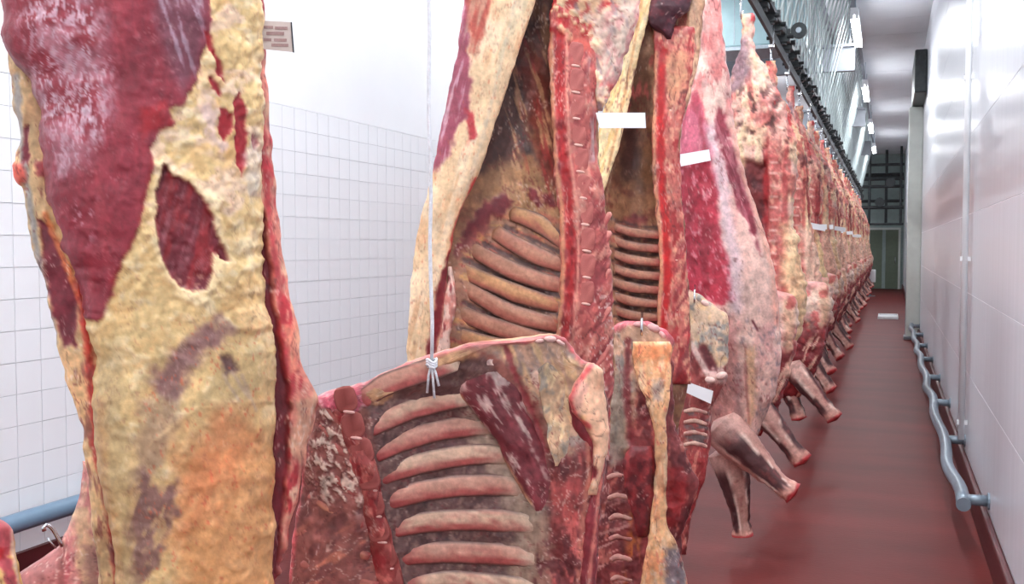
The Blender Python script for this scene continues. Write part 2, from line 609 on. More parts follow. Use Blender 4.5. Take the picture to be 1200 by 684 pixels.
# cooling unit on the ceiling, left of the rail
cu = empty('cooling_unit', (-1.58, 13.2, 4.15))
bevel(box_obj('casing', -0.75, 0.55, 0, 0.7, 0, 0.65, M['teal'], cu), 0.02)
rg = MB()
for a in range(24):
    t0 = 2 * math.pi * a / 24; t1 = 2 * math.pi * (a + 1) / 24
    rg.bar((-0.77, 0.35 + 0.24 * math.cos(t0), 0.33 + 0.24 * math.sin(t0)), (-0.77, 0.35 + 0.24 * math.cos(t1), 0.33 + 0.24 * math.sin(t1)), 0.012, 6)
fan = rg.build('fan_ring', M['steel'], cu)
MB().bar((-0.762, 0.35, 0.33), (-0.752, 0.35, 0.33), 0.225, 24).build('fan_opening', M['black'], fan)
for a in range(4):
    th = a * math.pi / 2 + 0.4
    MB().bar((-0.775, 0.35, 0.33), (-0.775, 0.35 + 0.2 * math.cos(th), 0.33 + 0.2 * math.sin(th)), 0.05, 6, 0.02).build('fan_blade', M['steel'], fan)
for xx in (-0.32, 0.12):
    box_obj('panel_seam', xx, xx + 0.012, -0.006, 0.0, 0.03, 0.62, M['steel'], cu)
box_obj('drip_tray', -0.78, 0.58, -0.03, 0.72, -0.05, -0.004, M['steel'], cu)
for xx in (-0.7, 0.5):
    MB().bar((xx, 0.35, 0.64), (xx, 0.35, ZC - 4.15 - 0.012), 0.015, 8).build('drop_rod', M['steel'], cu)
tag(cu, 'pale teal ceiling cooling unit behind the hanger rods', 'cooler')

# lamps
def ceiling_lamp(x, y, z, label, ln=1.5, grp='ceiling lamps', watts=None):
    e = empty('ceiling_lamp', (x, y, z))
    m = MB().box(-0.05, 0.05, -ln / 2, ln / 2, 0.03, 0.12)
    m.build('housing', M['white'], e)
    for s in (-0.03, 0.03):
        MB().bar((s, -ln / 2 + 0.04, 0.0), (s, ln / 2 - 0.04, 0.0), 0.019, 8).build('tube', M['lamp'], e, smooth=True)
        for q in (-1, 1):
            MB().box(s - 0.02, s + 0.02, q * (ln / 2 - 0.02) - 0.015, q * (ln / 2 - 0.02) + 0.015, -0.02, 0.03).build('tube_holder', M['white'], e)
    if z < ZC - 0.2:
        for q in (-1, 1):
            MB().bar((0, q * ln / 3, 0.12), (0, q * ln / 3, ZC - 0.012 - z), 0.008, 6).build('drop_rod', M['steel'], e)
    ld = bpy.data.lights.new('lamp_light', 'AREA')
    ld.shape = 'RECTANGLE'; ld.size = 0.09; ld.size_y = ln
    ld.energy = watts or LAMP_W
    ld.color = (0.95, 0.98, 1.0)
    lo = bpy.data.objects.new('lamp_light', ld)
    link(lo, e); lo.location = (0, 0, -0.03)
    tag(e, label, 'lamp', grp)
    return e

for i, y in enumerate((-1.6, 1.6, 4.8, 8.6, 12.0, 17.0, 21.0, 25.5, 30.0, 35.0)):
    ceiling_lamp(-2.55, y, 4.86, 'twin-tube ceiling lamp over the hall between tiled wall and meat row')
for i, y in enumerate((-1.8, 0.9, 3.6, 6.6)):
    ceiling_lamp(-0.12, y, 4.86, 'twin-tube ceiling lamp above the near end of the red aisle', grp='aisle lamps')
for i, y in enumerate((14.6, 20.5, 26.5, 32.5)):  # all but the nearest are added to brighten the far corridor
    ceiling_lamp(-0.45, y, 4.5, ('nearest', 'second nearest', 'third nearest', 'farthest')[i] + ' tube lamp dropped on rods beside the hanger rods', 2.0, 'dropped aisle lamps')

# gear at the far end
sg = empty('rail_switch_frame', (-0.5, 36.8, 2.35))
sg.scale = (1.35, 1.0, 1.35)
for (a, b, r) in [((-0.75, 0, 0), (0.72, 0, 0), .03), ((-0.75, 0, .42), (0.72, 0, .42), .045), ((-0.75, 0, .95), (0.72, 0, .95), .04), ((-0.75, 0, 1.15), (0.72, 0, 1.15), .05), ((-0.75, 0, 1.5), (0.72, 0, 1.5), .035), ((-0.75, 1.2, .62), (0.72, 1.2, .62), .04), ((-0.75, 1.2, 1.3), (0.72, 1.2, 1.3), .05)]:
    MB().bar(a, b, r, 8).build('crossbar', M['steel_dark'], sg)
for (x, y) in ((-0.7, 0), (0.65, 0), (-0.1, 0), (0.3, 1.2), (-0.5, 1.2)):
    MB().bar((x, y, 0), (x, y, (ZC - 2.35 - 0.012) / 1.35 if y else 1.75), 0.035, 8).build('upright', M['steel_dark'], sg)
for (x, z) in ((0.15, 0.55), (0.4, 1.05), (-0.35, 0.7)):
    q = MB().bar((x, -0.12, z), (x, 0.0, z), 0.12, 12).build('motor', M['steel_dark'], sg)
MB().bar((-0.7, 0, 1.75), (-0.7, 0, (ZC - 2.35 - 0.012) / 1.35), 0.03).bar((0.65, 0, 1.75), (0.65, 0, (ZC - 2.35 - 0.012) / 1.35), 0.03).build('drop_rod', M['steel_dark'], sg)
tag(sg, 'dark steel frame of rail switches high at the far end of the aisle', 'machinery')
wb = empty('white_box', (-0.52, 34.0, 0.0))
bevel(box_obj('box_body', -0.16, 0.16, -0.12, 0.12, 0.45, 0.85, M['white'], wb), 0.015)
MB().bar((0, 0, 0), (0, 0, 0.46), 0.03, 8).build('post', M['steel'], wb); box_obj('foot', -0.15, 0.15, -0.15, 0.15, 0, 0.02, M['steel'], wb)
tag(wb, 'small white box on a post at the far end of the aisle', 'box')
ft = empty('floor_tray', (0.03, 24.0, 0.0))
bevel(box_obj('tray_base', -0.22, 0.2, -0.6, 0.6, 0.0, 0.02, M['white'], ft), 0.005)
for (a, b, c, d) in ((-0.22, -0.2, -0.6, 0.6), (0.18, 0.2, -0.6, 0.6), (-0.2, 0.18, -0.6, -0.58), (-0.2, 0.18, 0.58, 0.6)):
    box_obj('tray_rim', a, b, c, d, 0.02, 0.05, M['white'], ft)
tag(ft, 'low pale tray lying on the red floor far down the aisle', 'tray')

# ------------------------------------------------------------------ meat builders
def smooth1(a, k):
    if k < 2: return a
    ker = np.hanning(k + 2)[1:-1]; ker /= ker.sum()
    return np.convolve(np.pad(a, (k // 2, k - 1 - k // 2), mode='edge'), ker, mode='valid')


def loft(name, fr, zb, L, R, thick, parent, paint, mat=None, nf=100, nb=20, rows=160, wc=0.0, dish=None,
         p=2.3, cap=(14, 14), metres=False, rough=0.0025, edge=0.004, seed=1, sm=7, bumpf=26.0, label=None, detail=1.0):
    """a closed piece of flesh between two edge lines, bulging by `thick` to front and back"""
    L = sorted(L, key=lambda q: q[1]); R = sorted(R, key=lambda q: q[1])
    L = np.array(L, float); R = np.array(R, float)
    t0 = max(L[0, 1], R[0, 1]); t1 = min(L[-1, 1], R[-1, 1])
    if metres:
        t = np.linspace(t1, t0, rows)
    else:
        g = np.linspace(t0, t1, 1500)
        wgt = np.where((g > -30) & (g < 710), 1.0, 0.22)
        cw = np.concatenate([[0], np.cumsum(wgt[1:])]); cw /= cw[-1]
        t = np.interp(np.linspace(0, 1, rows), cw, g)
    lx = smooth1(np.interp(t, L[:, 1], L[:, 0]), sm); rx = smooth1(np.interp(t, R[:, 1], R[:, 0]), sm)
    th = np.array(sorted(thick), float)
    Tf = np.interp(t, th[:, 0], th[:, 1]); Tb = np.interp(t, th[:, 0], th[:, 2])
    if np.ndim(wc) == 0:
        w0 = np.full(rows, float(wc))
    else:
        q = np.array(sorted(wc), float); w0 = np.interp(t, q[:, 0], q[:, 1])
    if metres:
        uL, uR = lx, rx; zL = zR = t
    else:
        a = fr.pt(lx, t, w0); b = fr.pt(rx, t, w0)
        uL, uR, zL, zR = a[:, 0], b[:, 0], a[:, 2], b[:, 2]
    if edge:
        zz = (zL + zR) / 2
        uL = uL + edge * fbm(zz * 22, zz * 0, None, seed, 3); uR = uR + edge * fbm(zz * 22, zz * 0 + 7, None, seed + 3, 3)
    d0 = np.abs(t - t[0]); d1 = np.abs(t - t[-1])
    c0, c1_ = cap
    e = np.minimum(np.clip(d0 / max(c0, 1e-6), 0, 1), np.clip(d1 / max(c1_, 1e-6), 0, 1))
    e = np.sqrt(np.clip(1 - (1 - e) ** 2, 0, 1)) * 0.97 + 0.03
    sf = -np.cos(np.linspace(0, np.pi, nf)); sb = np.cos(np.linspace(0, np.pi, nb + 2))[1:-1]
    pf = (1 - np.abs(sf) ** p) ** (1 / p); pb = (1 - np.abs(sb) ** 2.2) ** (1 / 2.2)
    mid = ((uL + uR) / 2)[:, None]; hw = ((uR - uL) / 2)[:, None]
    hwf = hw
    U = np.concatenate([mid + hwf * sf, mid + hw * sb], 1)
    wf = w0[:, None] + (Tf * e)[:, None] * pf
    if dish is not None:
        q = np.array(sorted(dish[0]), float)
        dd = np.interp(t, q[:, 0], q[:, 1])
        s0, ds = dish[1]
        wf = wf - (dd * e)[:, None] * np.clip(1 - ((sf - s0) / ds) ** 2, 0, 1)[None, :] ** 0.8
    wb = w0[:, None] - (Tb * e)[:, None] * pb
    Wd = np.concatenate([wf, wb], 1)
    fz = np.concatenate([(sf + 1) / 2, (sb + 1) / 2])
    Z = zL[:, None] * (1 - fz) + zR[:, None] * fz
    Pl = np.stack([U, Wd, Z], -1)
    if metres:
        X, Y = U, Z
    else:
        X, Y = project(fr.world(Pl))
    front = np.zeros(U.shape, bool); front[:, :nf] = True
    pa = paint(X, Y, front, U, Z)
    if detail:
        kk = 0.28 if metres else 1.0
        pa.veins((232, 210, 194), 13 * kk, 24 * kk, 18, .06, .5 * detail, .0008, sd=61)
        pa.veins((110, 34, 38), 10 * kk, 20 * kk, -22, .07, .5 * detail, -.001, sd=63)
        pa.veins((80, 40, 40), 26 * kk, 40 * kk, 8, .03, .55 * detail, -.0015, sd=65)
        pa.c = pa.c * (1 + .11 * detail * pa.n(38 * kk, 50 * kk, 0, 3, 67) + .10 * detail * pa.n(5 * kk, 7 * kk, 0, 2, 69))[..., None]
    # normals
    du = np.roll(Pl, -1, 1) - np.roll(Pl, 1, 1)
    dz = np.gradient(Pl, axis=0)
    N = np.cross(dz, du)
    N[..., 0] *= 1
    ln = np.linalg.norm(N, axis=-1, keepdims=True); N = N / np.maximum(ln, 1e-9)
    # make sure they point outwards
    cen = np.stack([np.broadcast_to(mid, U.shape), np.broadcast_to(w0[:, None], U.shape) - 0.3 * Tb[:, None], Z], -1)
    if np.mean(np.sum((Pl - cen) * N, -1)) < 0: N = -N
    hh = pa.h + rough * fbm(U * bumpf, Wd * bumpf, Z * bumpf, seed, 3)
    amp = np.minimum(1.0, e * 1.2)[:, None]
    Pl = Pl + N * (hh * amp)[..., None]
    n = nf + nb
    V = np.stack([Pl[..., 0], -Pl[..., 1], Pl[..., 2] - zb], -1).reshape(-1, 3)
    C = np.clip(pa.c, 0, 255).reshape(-1, 3)
    i = np.arange(rows - 1)[:, None] * n; j = np.arange(n)[None, :]; j2 = (j + 1) % n
    Fq = np.stack([i + j, i + n + j, i + n + j2, i + j2], -1).reshape(-1, 4)
    # end fans
    kt = len(V); top = V[:n].mean(0); bot = V[-n:].mean(0)
    V = np.vstack([V, top, bot]); C = np.vstack([C, C[:n].mean(0), C[-n - 0:].mean(0)])
    jj = np.arange(0, n, 2); j3 = (jj + 1) % n; j4 = (jj + 2) % n
    if n % 2: jj = jj[:-1]; j3 = j3[:-1]; j4 = j4[:-1]
    cap1 = np.stack([np.full(len(jj), kt), jj, j3, j4], -1)
    base = (rows - 1) * n
    cap2 = np.stack([np.full(len(jj), kt + 1), base + j4, base + j3, base + jj], -1)
    o = mesh_obj(name, V, np.vstack([Fq, cap1, cap2]), mat or M['meat'], parent, C)
    if label: o['label'] = label
    o_info = dict(px=X[:, :nf].ravel(), py=Y[:, :nf].ravel(), w=Pl[:, :nf, 1].ravel(), fr=fr, zb=zb, root=parent, obj=o)
    return o_info


def surf_w(info, px, py):
    px = np.atleast_1d(px).astype(float); py = np.atleast_1d(py).astype(float)
    out = []
    for a, b in zip(px, py):
        k = np.argmin((info['px'] - a) ** 2 + (info['py'] - b) ** 2)
        out.append(info['w'][k])
    return np.array(out)


def sweep(name, fr, zb, P, ra, rb, parent, colf, mat=None, n=10, seed=0, rough=0.0015, closed_taper=(0.5, 0.6), sub=5):
    """a limb, rib or bone: an ellipse swept along local (u, w, z) points"""
    P = np.asarray(P, float); k = len(P)
    m = (k - 1) * sub + 1
    tt = np.linspace(0, k - 1, m)
    # catmull-rom
    Q = np.empty((m, 3))
    for a, t in enumerate(tt):
        i = min(int(t), k - 2); f = t - i
        p0 = P[max(i - 1, 0)]; p1 = P[i]; p2 = P[i + 1]; p3 = P[min(i + 2, k - 1)]
        Q[a] = 0.5 * ((2 * p1) + (-p0 + p2) * f + (2 * p0 - 5 * p1 + 4 * p2 - p3) * f * f + (-p0 + 3 * p1 - 3 * p2 + p3) * f ** 3)
    A = np.interp(tt, np.arange(k), np.broadcast_to(ra, k)); B = np.interp(tt, np.arange(k), np.broadcast_to(rb, k))
    T = np.gradient(Q, axis=0); T /= np.linalg.norm(T, axis=1, keepdims=True) + 1e-9
    Wv = np.array([0, 1.0, 0])
    E1 = np.cross(T, Wv); E1 /= np.linalg.norm(E1, axis=1, keepdims=True) + 1e-9
    E2 = np.cross(E1, T)
    th = np.linspace(0, 2 * np.pi, n, endpoint=False)
    s = tt / (k - 1)
    V = Q[:, None, :] + (A[:, None] * np.cos(th))[..., None] * E1[:, None, :] + (B[:, None] * np.sin(th))[..., None] * E2[:, None, :]
    nn = fbm(V[..., 0] * 40, V[..., 1] * 40, V[..., 2] * 40, seed, 2)
    V = V + (V - Q[:, None, :]) / (np.maximum(A, B)[:, None, None]) * (rough * nn)[..., None]
    S = np.broadcast_to(s[:, None], nn.shape); TH = np.broadcast_to(th[None, :], nn.shape)
    C = np.clip(colf(S, TH, V), 0, 255).reshape(-1, 3)
    # rounded ends
    e0 = Q[0] - T[0] * A[0] * closed_taper[0]; e1 = Q[-1] + T[-1] * A[-1] * closed_taper[1]
    Vf = np.vstack([V.reshape(-1, 3), e0, e1]); C = np.vstack([C, C[:n].mean(0), C[-n:].mean(0)])
    Vl = np.stack([Vf[:, 0], -Vf[:, 1], Vf[:, 2] - zb], -1)
    fs = []
    for i in range(m - 1):
        for j in range(n):
            j2 = (j + 1) % n
            fs.append((i * n + j, i * n + j2, (i + 1) * n + j2, (i + 1) * n + j))
    for j in range(n):
        j2 = (j + 1) % n
        fs.append((m * n, j2, j)); fs.append((m * n + 1, (m - 1) * n + j, (m - 1) * n + j2))
    return mesh_obj(name, Vl, fs, mat or M['bone'], parent, C)


def flat_col(col, var=14, seed=0, other=None, amt=0.6, sc=30):
    col = np.array(col, float); ot = np.array(other if other is not None else col * 0.75, float)
    def f(S, TH, V):
        q = fbm(V[..., 0] * sc, V[..., 1] * sc, V[..., 2] * sc, seed, 3)
        m = sstep(-0.1, 0.7, q)[..., None] * amt
        return col * (1 - m) + ot * m + (var * q)[..., None]
    return f


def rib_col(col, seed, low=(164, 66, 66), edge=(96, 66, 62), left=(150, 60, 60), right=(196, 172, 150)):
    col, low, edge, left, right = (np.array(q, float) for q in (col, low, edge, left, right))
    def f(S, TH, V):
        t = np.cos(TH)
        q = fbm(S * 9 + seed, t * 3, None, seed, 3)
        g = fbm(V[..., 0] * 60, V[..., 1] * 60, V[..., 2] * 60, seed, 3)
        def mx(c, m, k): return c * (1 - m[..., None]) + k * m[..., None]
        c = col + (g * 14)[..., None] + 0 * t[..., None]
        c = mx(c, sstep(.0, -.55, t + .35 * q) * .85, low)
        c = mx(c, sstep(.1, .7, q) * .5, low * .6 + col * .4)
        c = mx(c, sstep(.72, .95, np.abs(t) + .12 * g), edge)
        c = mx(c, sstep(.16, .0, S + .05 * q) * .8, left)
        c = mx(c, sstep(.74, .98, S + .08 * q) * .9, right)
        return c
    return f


def rib(info, path, wd_px, colr, parent=None, off=0.003, other=None, seed=0, name='rib', flat=0.6, n=8, style=None):
    fr, zb = info['fr'], info['zb']
    path = np.array(path, float)
    w = surf_w(info, path[:, 0], path[:, 1])
    w = smooth1(w, 3) + off
    P = fr.pt(path[:, 0], path[:, 1], w)
    sc = np.linalg.norm(P[0] - fr.pt(path[0, 0] + 10, path[0, 1], w[0])) / 10
    r = wd_px * sc / 2
    k = len(path)
    prof = np.interp(np.arange(k), [0, 1, k - 2, k - 1], [0.8, 1, 1, 0.75])
    base = flat_col(colr, 12, seed, other) if style is None else rib_col(colr, seed, **style)
    return sweep(name, fr, zb, P, r * prof, r * flat * prof, parent or info['root'], base, n=n, seed=seed, sub=4)


_blob = {}
def blob(name, info, px, py, sx, sy, col, ang=0.0, off=0.0, depth=0.6, parent=None, key=None, power=2.6, w=None):
    """rounded bone or lump lying on a piece; alike ones share a mesh"""
    fr, zb = info['fr'], info['zb']
    ww = (surf_w(info, px, py)[0] if w is None else w) + off
    c = fr.pt(np.array(px), np.array(py), np.array(ww))
    sc = np.linalg.norm(fr.pt(np.array(px + 10.0), np.array(py), np.array(ww)) - c) / 10
    k = key or (name, tuple(col), power)
    if k not in _blob:
        nu, nv = 12, 7
        V = []; 
        for i in range(nv + 1):
            ph = -math.pi / 2 + math.pi * i / nv
            for j in range(nu):
                a = 2 * math.pi * j / nu
                f = lambda t: math.copysign(abs(t) ** (2 / power), t)
                V.append((f(math.cos(ph)) * f(math.cos(a)), f(math.cos(ph)) * f(math.sin(a)), f(math.sin(ph))))
        V = np.array(V)
        V = V * (1 + 0.06 * fbm(V[:, 0] * 2, V[:, 1] * 2, V[:, 2] * 2, len(_blob), 2))[:, None]
        fs = [(i * nu + j, i * nu + (j + 1) % nu, (i + 1) * nu + (j + 1) % nu, (i + 1) * nu + j) for i in range(nv) for j in range(nu)]
        q = fbm(V[:, 0] * 2.5, V[:, 1] * 2.5, V[:, 2] * 2.5, 5 + len(_blob), 3)
        C = np.array(col, float) + np.outer(q, np.array([26, 24, 22]))
        o = mesh_obj(name, V, fs, M['bone'], parent or info['root'], np.clip(C, 0, 255))
        _blob[k] = o
    else:
        o = dup(_blob[k], parent or info['root'])
    o.location = (c[0], -c[1], c[2] - zb)
    o.scale = (sx * sc / 2, min(sx, sy) * sc / 2 * depth, sy * sc / 2)
    o.rotation_euler = (0, math.radians(ang), 0)
    return o


def paper(name, info_fr, zb, corners, w, parent, mat, thick=0.0015, edge=None):
    """thin card given by the pixel corners it has in the photograph (tl, tr, br, bl), hanging at depth w"""
    c = np.array(corners, float)
    P = info_fr.pt(c[:, 0], c[:, 1], np.broadcast_to(np.asarray(w, float), 4))
    V = []
    for s in (0.5, -0.5):
        for q in P: V.append((q[0], -(q[1] + s * thick), q[2] - zb))
    fs = [(0, 3, 2, 1), (4, 5, 6, 7), (0, 1, 5, 4), (1, 2, 6, 5), (2, 3, 7, 6), (3, 0, 4, 7)]
    return mesh_obj(name, V, fs, mat, parent, smooth=False)


def root(name, fr, zb, label, cat, group=None):
    e = empty(name, (fr.C[0], fr.C[1], zb), fr.rz)
    return tag(e, label, cat, group)


# ---- rail trolley with its hook
_tr = None
def trolley(x, y, ztip, label, group=None, rx=None):
    """roller on the rail with a hook whose tip is at ztip"""
    global _tr
    e = empty('rail_trolley', (x if rx is None else rx, y, RZ + 0.03))
    if _tr is None:
        wh = MB().bar((-0.012, 0, 0.035), (0.012, 0, 0.035), 0.035, 14).build('roller', M['steel'], e)
        st = MB().box(0.014, 0.022, -0.018, 0.018, -0.14, 0.06).box(-0.02, 0.022, -0.018, 0.018, -0.15, -0.13).build('strap', M['chrome'], e)
        hk = MB()
        pts = [(0, 0, 0)] + [(0, 0.045 - 0.045 * math.cos(a), -0.10 - 0.045 * math.sin(a)) for a in np.linspace(0, math.pi * 1.15, 10)]
        hk.tube(pts, 0.008, 8)
        ho = hk.build('hook', M['chrome'], e, smooth=True, loc=(0, 0, -0.14))
        _tr = (wh, st, ho)
    else:
        for q in _tr: dup(q, e)
    tag(e, label, 'hook', group)
    return e


_rp = [0]
def rope(fr, zb, px, py0, py1, w, label, rad=0.005, knot=True):
    a = fr.pt(np.array(float(px[0])), np.array(float(py0)), np.array(w)); b = fr.pt(np.array(float(px[1])), np.array(float(py1)), np.array(w))
    ztop = RZ - 0.05
    top = a + (a - b) * ((ztop - a[2]) / (a[2] - b[2] + 1e-9)) if a[2] < ztop else a
    A = fr.world(top[None])[0]; B = fr.world(b[None])[0]
    e = empty('rope', tuple(B))
    m = MB(); d = A - B
    m.tube([tuple(d * t + np.array([0.002 * math.sin(t * 40), 0, 0])) for t in np.linspace(0, 1, 24)], rad, 6)
    m.build('cord', M['rope'], e, smooth=True)
    if knot:
        k = MB()
        for q in range(3):
            pts = [(0.010 * math.cos(t) , 0.008 * math.sin(t), 0.005 * q - 0.004 + 0.004 * math.sin(2 * t)) for t in np.linspace(0, 2 * math.pi, 10)]
            k.tube(pts, rad * .8, 6)
        k.build('knot', M['rope'], e, smooth=True)
        for sx, ln in ((-0.012, 0.06), (0.014, 0.045), (0.004, 0.07)):
            MB().tube([(0, 0, 0), (sx * 0.6, 0, -ln * 0.4), (sx, 0.003, -ln)], rad * 0.7, 6).build('rope_end', M['rope'], e, smooth=True)
    return tag(e, label, 'rope')


def shook(fr, px, py, label):
    """steel S-hook from a low-hung quarter to the one behind it"""
    b = fr.world(fr.pt(np.array(float(px)), np.array(float(py)), np.array(0.02))[None])[0]
    e = empty('meat_hook', tuple(b), fr.rz)
    pts = [(0, -.02, -.02), (0, -.03, .01), (0, -.01, .04), (0, .03, .045), (0, .08, .03), (0, .13, .04), (0, .17, .06), (0, .2, .05), (0, .21, .02)]
    MB().tube(pts, .005, 8).build('hook_wire', M['chrome'], e, smooth=True)
    return tag(e, label, 'hook')

# colours of flesh
FAT = (226, 196, 144); FATP = (232, 204, 176); FATO = (214, 150, 100); PINK = (205, 140, 135)
RED = (148, 44, 54); DRED = (104, 34, 42); CRIM = (176, 40, 46); PURP = (132, 98, 100); GREY = (150, 138, 132)
BROWN = (112, 76, 58); DARK = (58, 34, 34); MEMB = (206, 176, 178); WHITE = (236, 226, 218); RIBC = (178, 128, 108)

# ================================================================== near hindquarter at the left
fr1 = Frame(px=185, d=1.6); zb1 = 0.55
c1 = root('beef_hindquarter', fr1, zb1, 'nearest beef hindquarter with yellow fat and a dark muscle hole, at left', 'meat')
FX1 = 318

def paint_c1(x, y, front, U, Z):
    P = Paint(x, y, (220, 186, 130), 11)
    lump = .0020 * P.n(7, 9, 20, 2, 77) * sstep(420, 330, y)
    P.mottle((238, 206, 190), 30, 22, 0, .15, .6, .6, mask=sstep(300, 250, y), sd=71)
    P.mottle((236, 214, 172), 16, 12, 20, 0.0, 0.7, 0.8, 0.0015)
    P.mottle((206, 160, 104), 30, 18, -30, 0.15, 0.8, 0.6, sd=6)
    low = sstep(330, 460, y)
    P.mottle((182, 154, 108), 60, 26, -60, -0.25, 0.5, 0.75, mask=low, sd=7)
    P.mottle((206, 176, 124), 6, 60, 28, 0.0, 0.6, 0.5, mask=low, sd=72)
    # orange tint of thin fat over the flank
    P.poly([(205, 540), (250, 495), (300, 470), (330, 540), (330, 720), (190, 720), (196, 640)], (208, 140, 88), 30, 22, 40, 0.75)
    P.poly([(222, 520), (262, 490), (300, 520), (280, 560), (250, 600), (214, 620)], (206, 108, 70), 24, 18, 26, .4)
    P.mottle((226, 170, 118), 14, 40, 25, 0.1, 0.6, 0.5, mask=sstep(470, 560, y) * sstep(190, 230, x), sd=9)
    # purple-grey shadow patches painted into the colour, with purple streaks lower down
    P.poly([(262, 372), (272, 392), (244, 412), (222, 440), (205, 468), (178, 462), (170, 446), (200, 410), (232, 384)], (122, 84, 86), 9, 9, 16, 0.85)
    P.poly([(172, 470), (212, 470), (205, 520), (186, 560), (158, 600), (150, 560), (160, 510)], (150, 118, 96), 12, 12, 20, 0.7)
    P.poly([(168, 556), (204, 572), (204, 600), (184, 640), (172, 700), (148, 720), (146, 650), (152, 600)], (120, 84, 80), 9, 12, 14, 0.9)
    P.mottle((196, 160, 112), 8, 30, 22, 0.0, 0.5, 0.7, mask=P.mask([(150, 560), (210, 560), (210, 720), (140, 720)]), sd=12)
    P.poly([(258, 418), (272, 418), (280, 434), (268, 440), (260, 430)], (96, 66, 66), 4, 3, 6, 0.9, -0.003)
    for (a, b) in (((262, 440), (280, 470)), ((272, 436), (292, 466)), ((284, 440), (300, 480))):
        P.line([a, b], (176, 150, 128), 2, 2, 1, 0.7)
    P.poly([(112, 440), (140, 430), (150, 520), (150, 600), (160, 720), (132, 720), (118, 600), (112, 520)], (176, 150, 108), 10, 8, 20, 0.8)
    P.line([(118, 470), (120, 560), (136, 640), (142, 720)], (188, 142, 96), 6, 6, 2, 0.6, 0.002)
    # great round muscle
    mus = [(-30, -900), (150, -900), (262, -300), (243, 0), (248, 22), (240, 50), (236, 78), (226, 108), (214, 124), (200, 128), (203, 146), (186, 154), (178, 168), (176, 206),
           (169, 238), (163, 266), (146, 300), (134, 336), (116, 376), (106, 372), (96, 340), (80, 300), (50, 210), (40, 120), (-10, 40), (-60, 0)]
    m = P.poly(mus, (140, 46, 58), 2.2, 4, 16, 1.0, 0.004)
    P.h = P.h + lump * (1 - m)
    P.mottle((118, 34, 46), 60, 120, 10, 0.0, 0.7, 0.6, mask=m, sd=14); P.mottle((112, 40, 52), 2.5, 60, 8, .1, .7, .35, mask=m, sd=74)
    P.mottle((166, 62, 70), 10, 70, -12, 0.1, 0.7, 0.45, mask=m, sd=15)
    P.line([(206, 140), (186, 176), (176, 226), (166, 272), (138, 330)], (160, 34, 40), 5, 5, 3, 0.7, mod=m)
    P.poly([(165, 128), (196, 120), (192, 150), (166, 158)], (166, 34, 40), 8, 6, 10, 0.7, mod=m)
    # silver skin flecks, a silvery sheen painted into the muscle colour
    sk = P.mask([(36, -60), (112, -60), (122, 40), (132, 110), (122, 160), (98, 192), (72, 206), (58, 160), (44, 90), (26, 20)], 18) * m
    P.mottle((200, 170, 182), 4, 9, 6, -0.05, 0.5, 0.8, mask=sk, sd=20, octv=4)
    P.mottle((214, 196, 206), 2.5, 6, -10, 0.2, 0.6, 0.7, mask=sk, sd=73, octv=3)
    P.mottle((186, 140, 152), 26, 40, 0, -0.1, 0.5, 0.6, mask=sk, sd=22)
    P.mottle((200, 150, 160), 5, 10, 0, 0.25, 0.6, 0.7, mask=P.mask([(84, 236), (116, 232), (112, 282), (96, 290)], 8) * m, sd=23)
    s2 = P.mask([(176, -40), (242, -40), (240, 40), (230, 84), (214, 110), (200, 86), (186, 40)], 10) * m
    P.mix(s2 * 0.75, (108, 66, 78))
    P.mottle((168, 144, 158), 5, 60, -18, 0.0, 0.6, 0.75, mask=s2, sd=25)
    # hole with dark muscle
    hole = [(193, 193), (201, 206), (222, 212), (238, 230), (250, 256), (256, 280), (269, 305), (258, 303), (246, 291), (250, 306), (248, 326), (240, 340), (226, 341), (210, 334), (196, 316), (186, 288), (182, 250), (184, 222)]
    P.poly([(190, 186), (206, 200), (228, 206), (246, 228), (258, 256), (264, 284), (276, 308), (262, 318), (254, 340), (236, 352), (206, 344), (190, 322), (178, 286), (176, 240), (182, 200)], (240, 214, 168), 6, 4, 8, 0.7, 0.005)
    hm = P.poly(hole, (112, 36, 46), 1.6, 2.5, 8, 1.0, -0.012)
    P.mottle((150, 40, 44), 12, 50, 12, -0.1, 0.6, 0.8, mask=hm, sd=30)
    P.mottle((150, 96, 100), 4, 40, 14, 0.2, 0.7, 0.5, mask=hm, sd=31)
    P.mottle((196, 150, 130), 5, 5, 0, 0.1, 0.6, 0.6, mask=P.mask([(205, 322), (250, 318), (244, 345), (212, 342)], 4) * hm, sd=32)
    # torn red flecks in the fat
    for q in ([(258, 126), (274, 132), (272, 150), (262, 166), (256, 150)], [(274, 120), (282, 108), (288, 124), (290, 160), (289, 190), (284, 206), (277, 192), (276, 160)], [(296, 158), (302, 162), (302, 178), (296, 174)],
              [(238, 36), (247, 40), (252, 66), (244, 58)], [(252, 64), (260, 76), (262, 96), (254, 88)], [(246, 90), (256, 100), (258, 112), (248, 104)]):
        P.poly(q, (158, 34, 42), 1.8, 2, 6, 1.0, -0.004)
    P.poly([(240, 110), (252, 118), (256, 160), (268, 172), (258, 180), (244, 160), (236, 130)], (222, 190, 184), 5, 4, 8, 0.8)
    P.poly([(288, 180), (304, 150), (308, 200), (296, 236), (286, 220)], (216, 204, 192), 5, 4, 8, 0.6)
    P.mottle((206, 96, 66), 4.5, 6, 0, 0.6, 0.85, 0.6, mask=sstep(340, 420, y) * sstep(150, 180, x), sd=40)
    # lump
    P.poly([(276, 366), (296, 356), (314, 366), (316, 382), (298, 392), (282, 386)], (232, 190, 138), 6, 2, 8, 0.6, 0.010)
    P.line([(205, 345), (232, 356), (262, 346)], (236, 208, 158), 3, 3, 1.5, 0.7, 0.003)
    # folds
    P.line([(318, 300), (312, 420), (316, 520)], (214, 176, 128), 6, 6, 2, 0.5)
    P.line([(176, 520), (240, 470), (318, 470)], (232, 196, 146), 2, 2, 2, 0.35, 0.002)
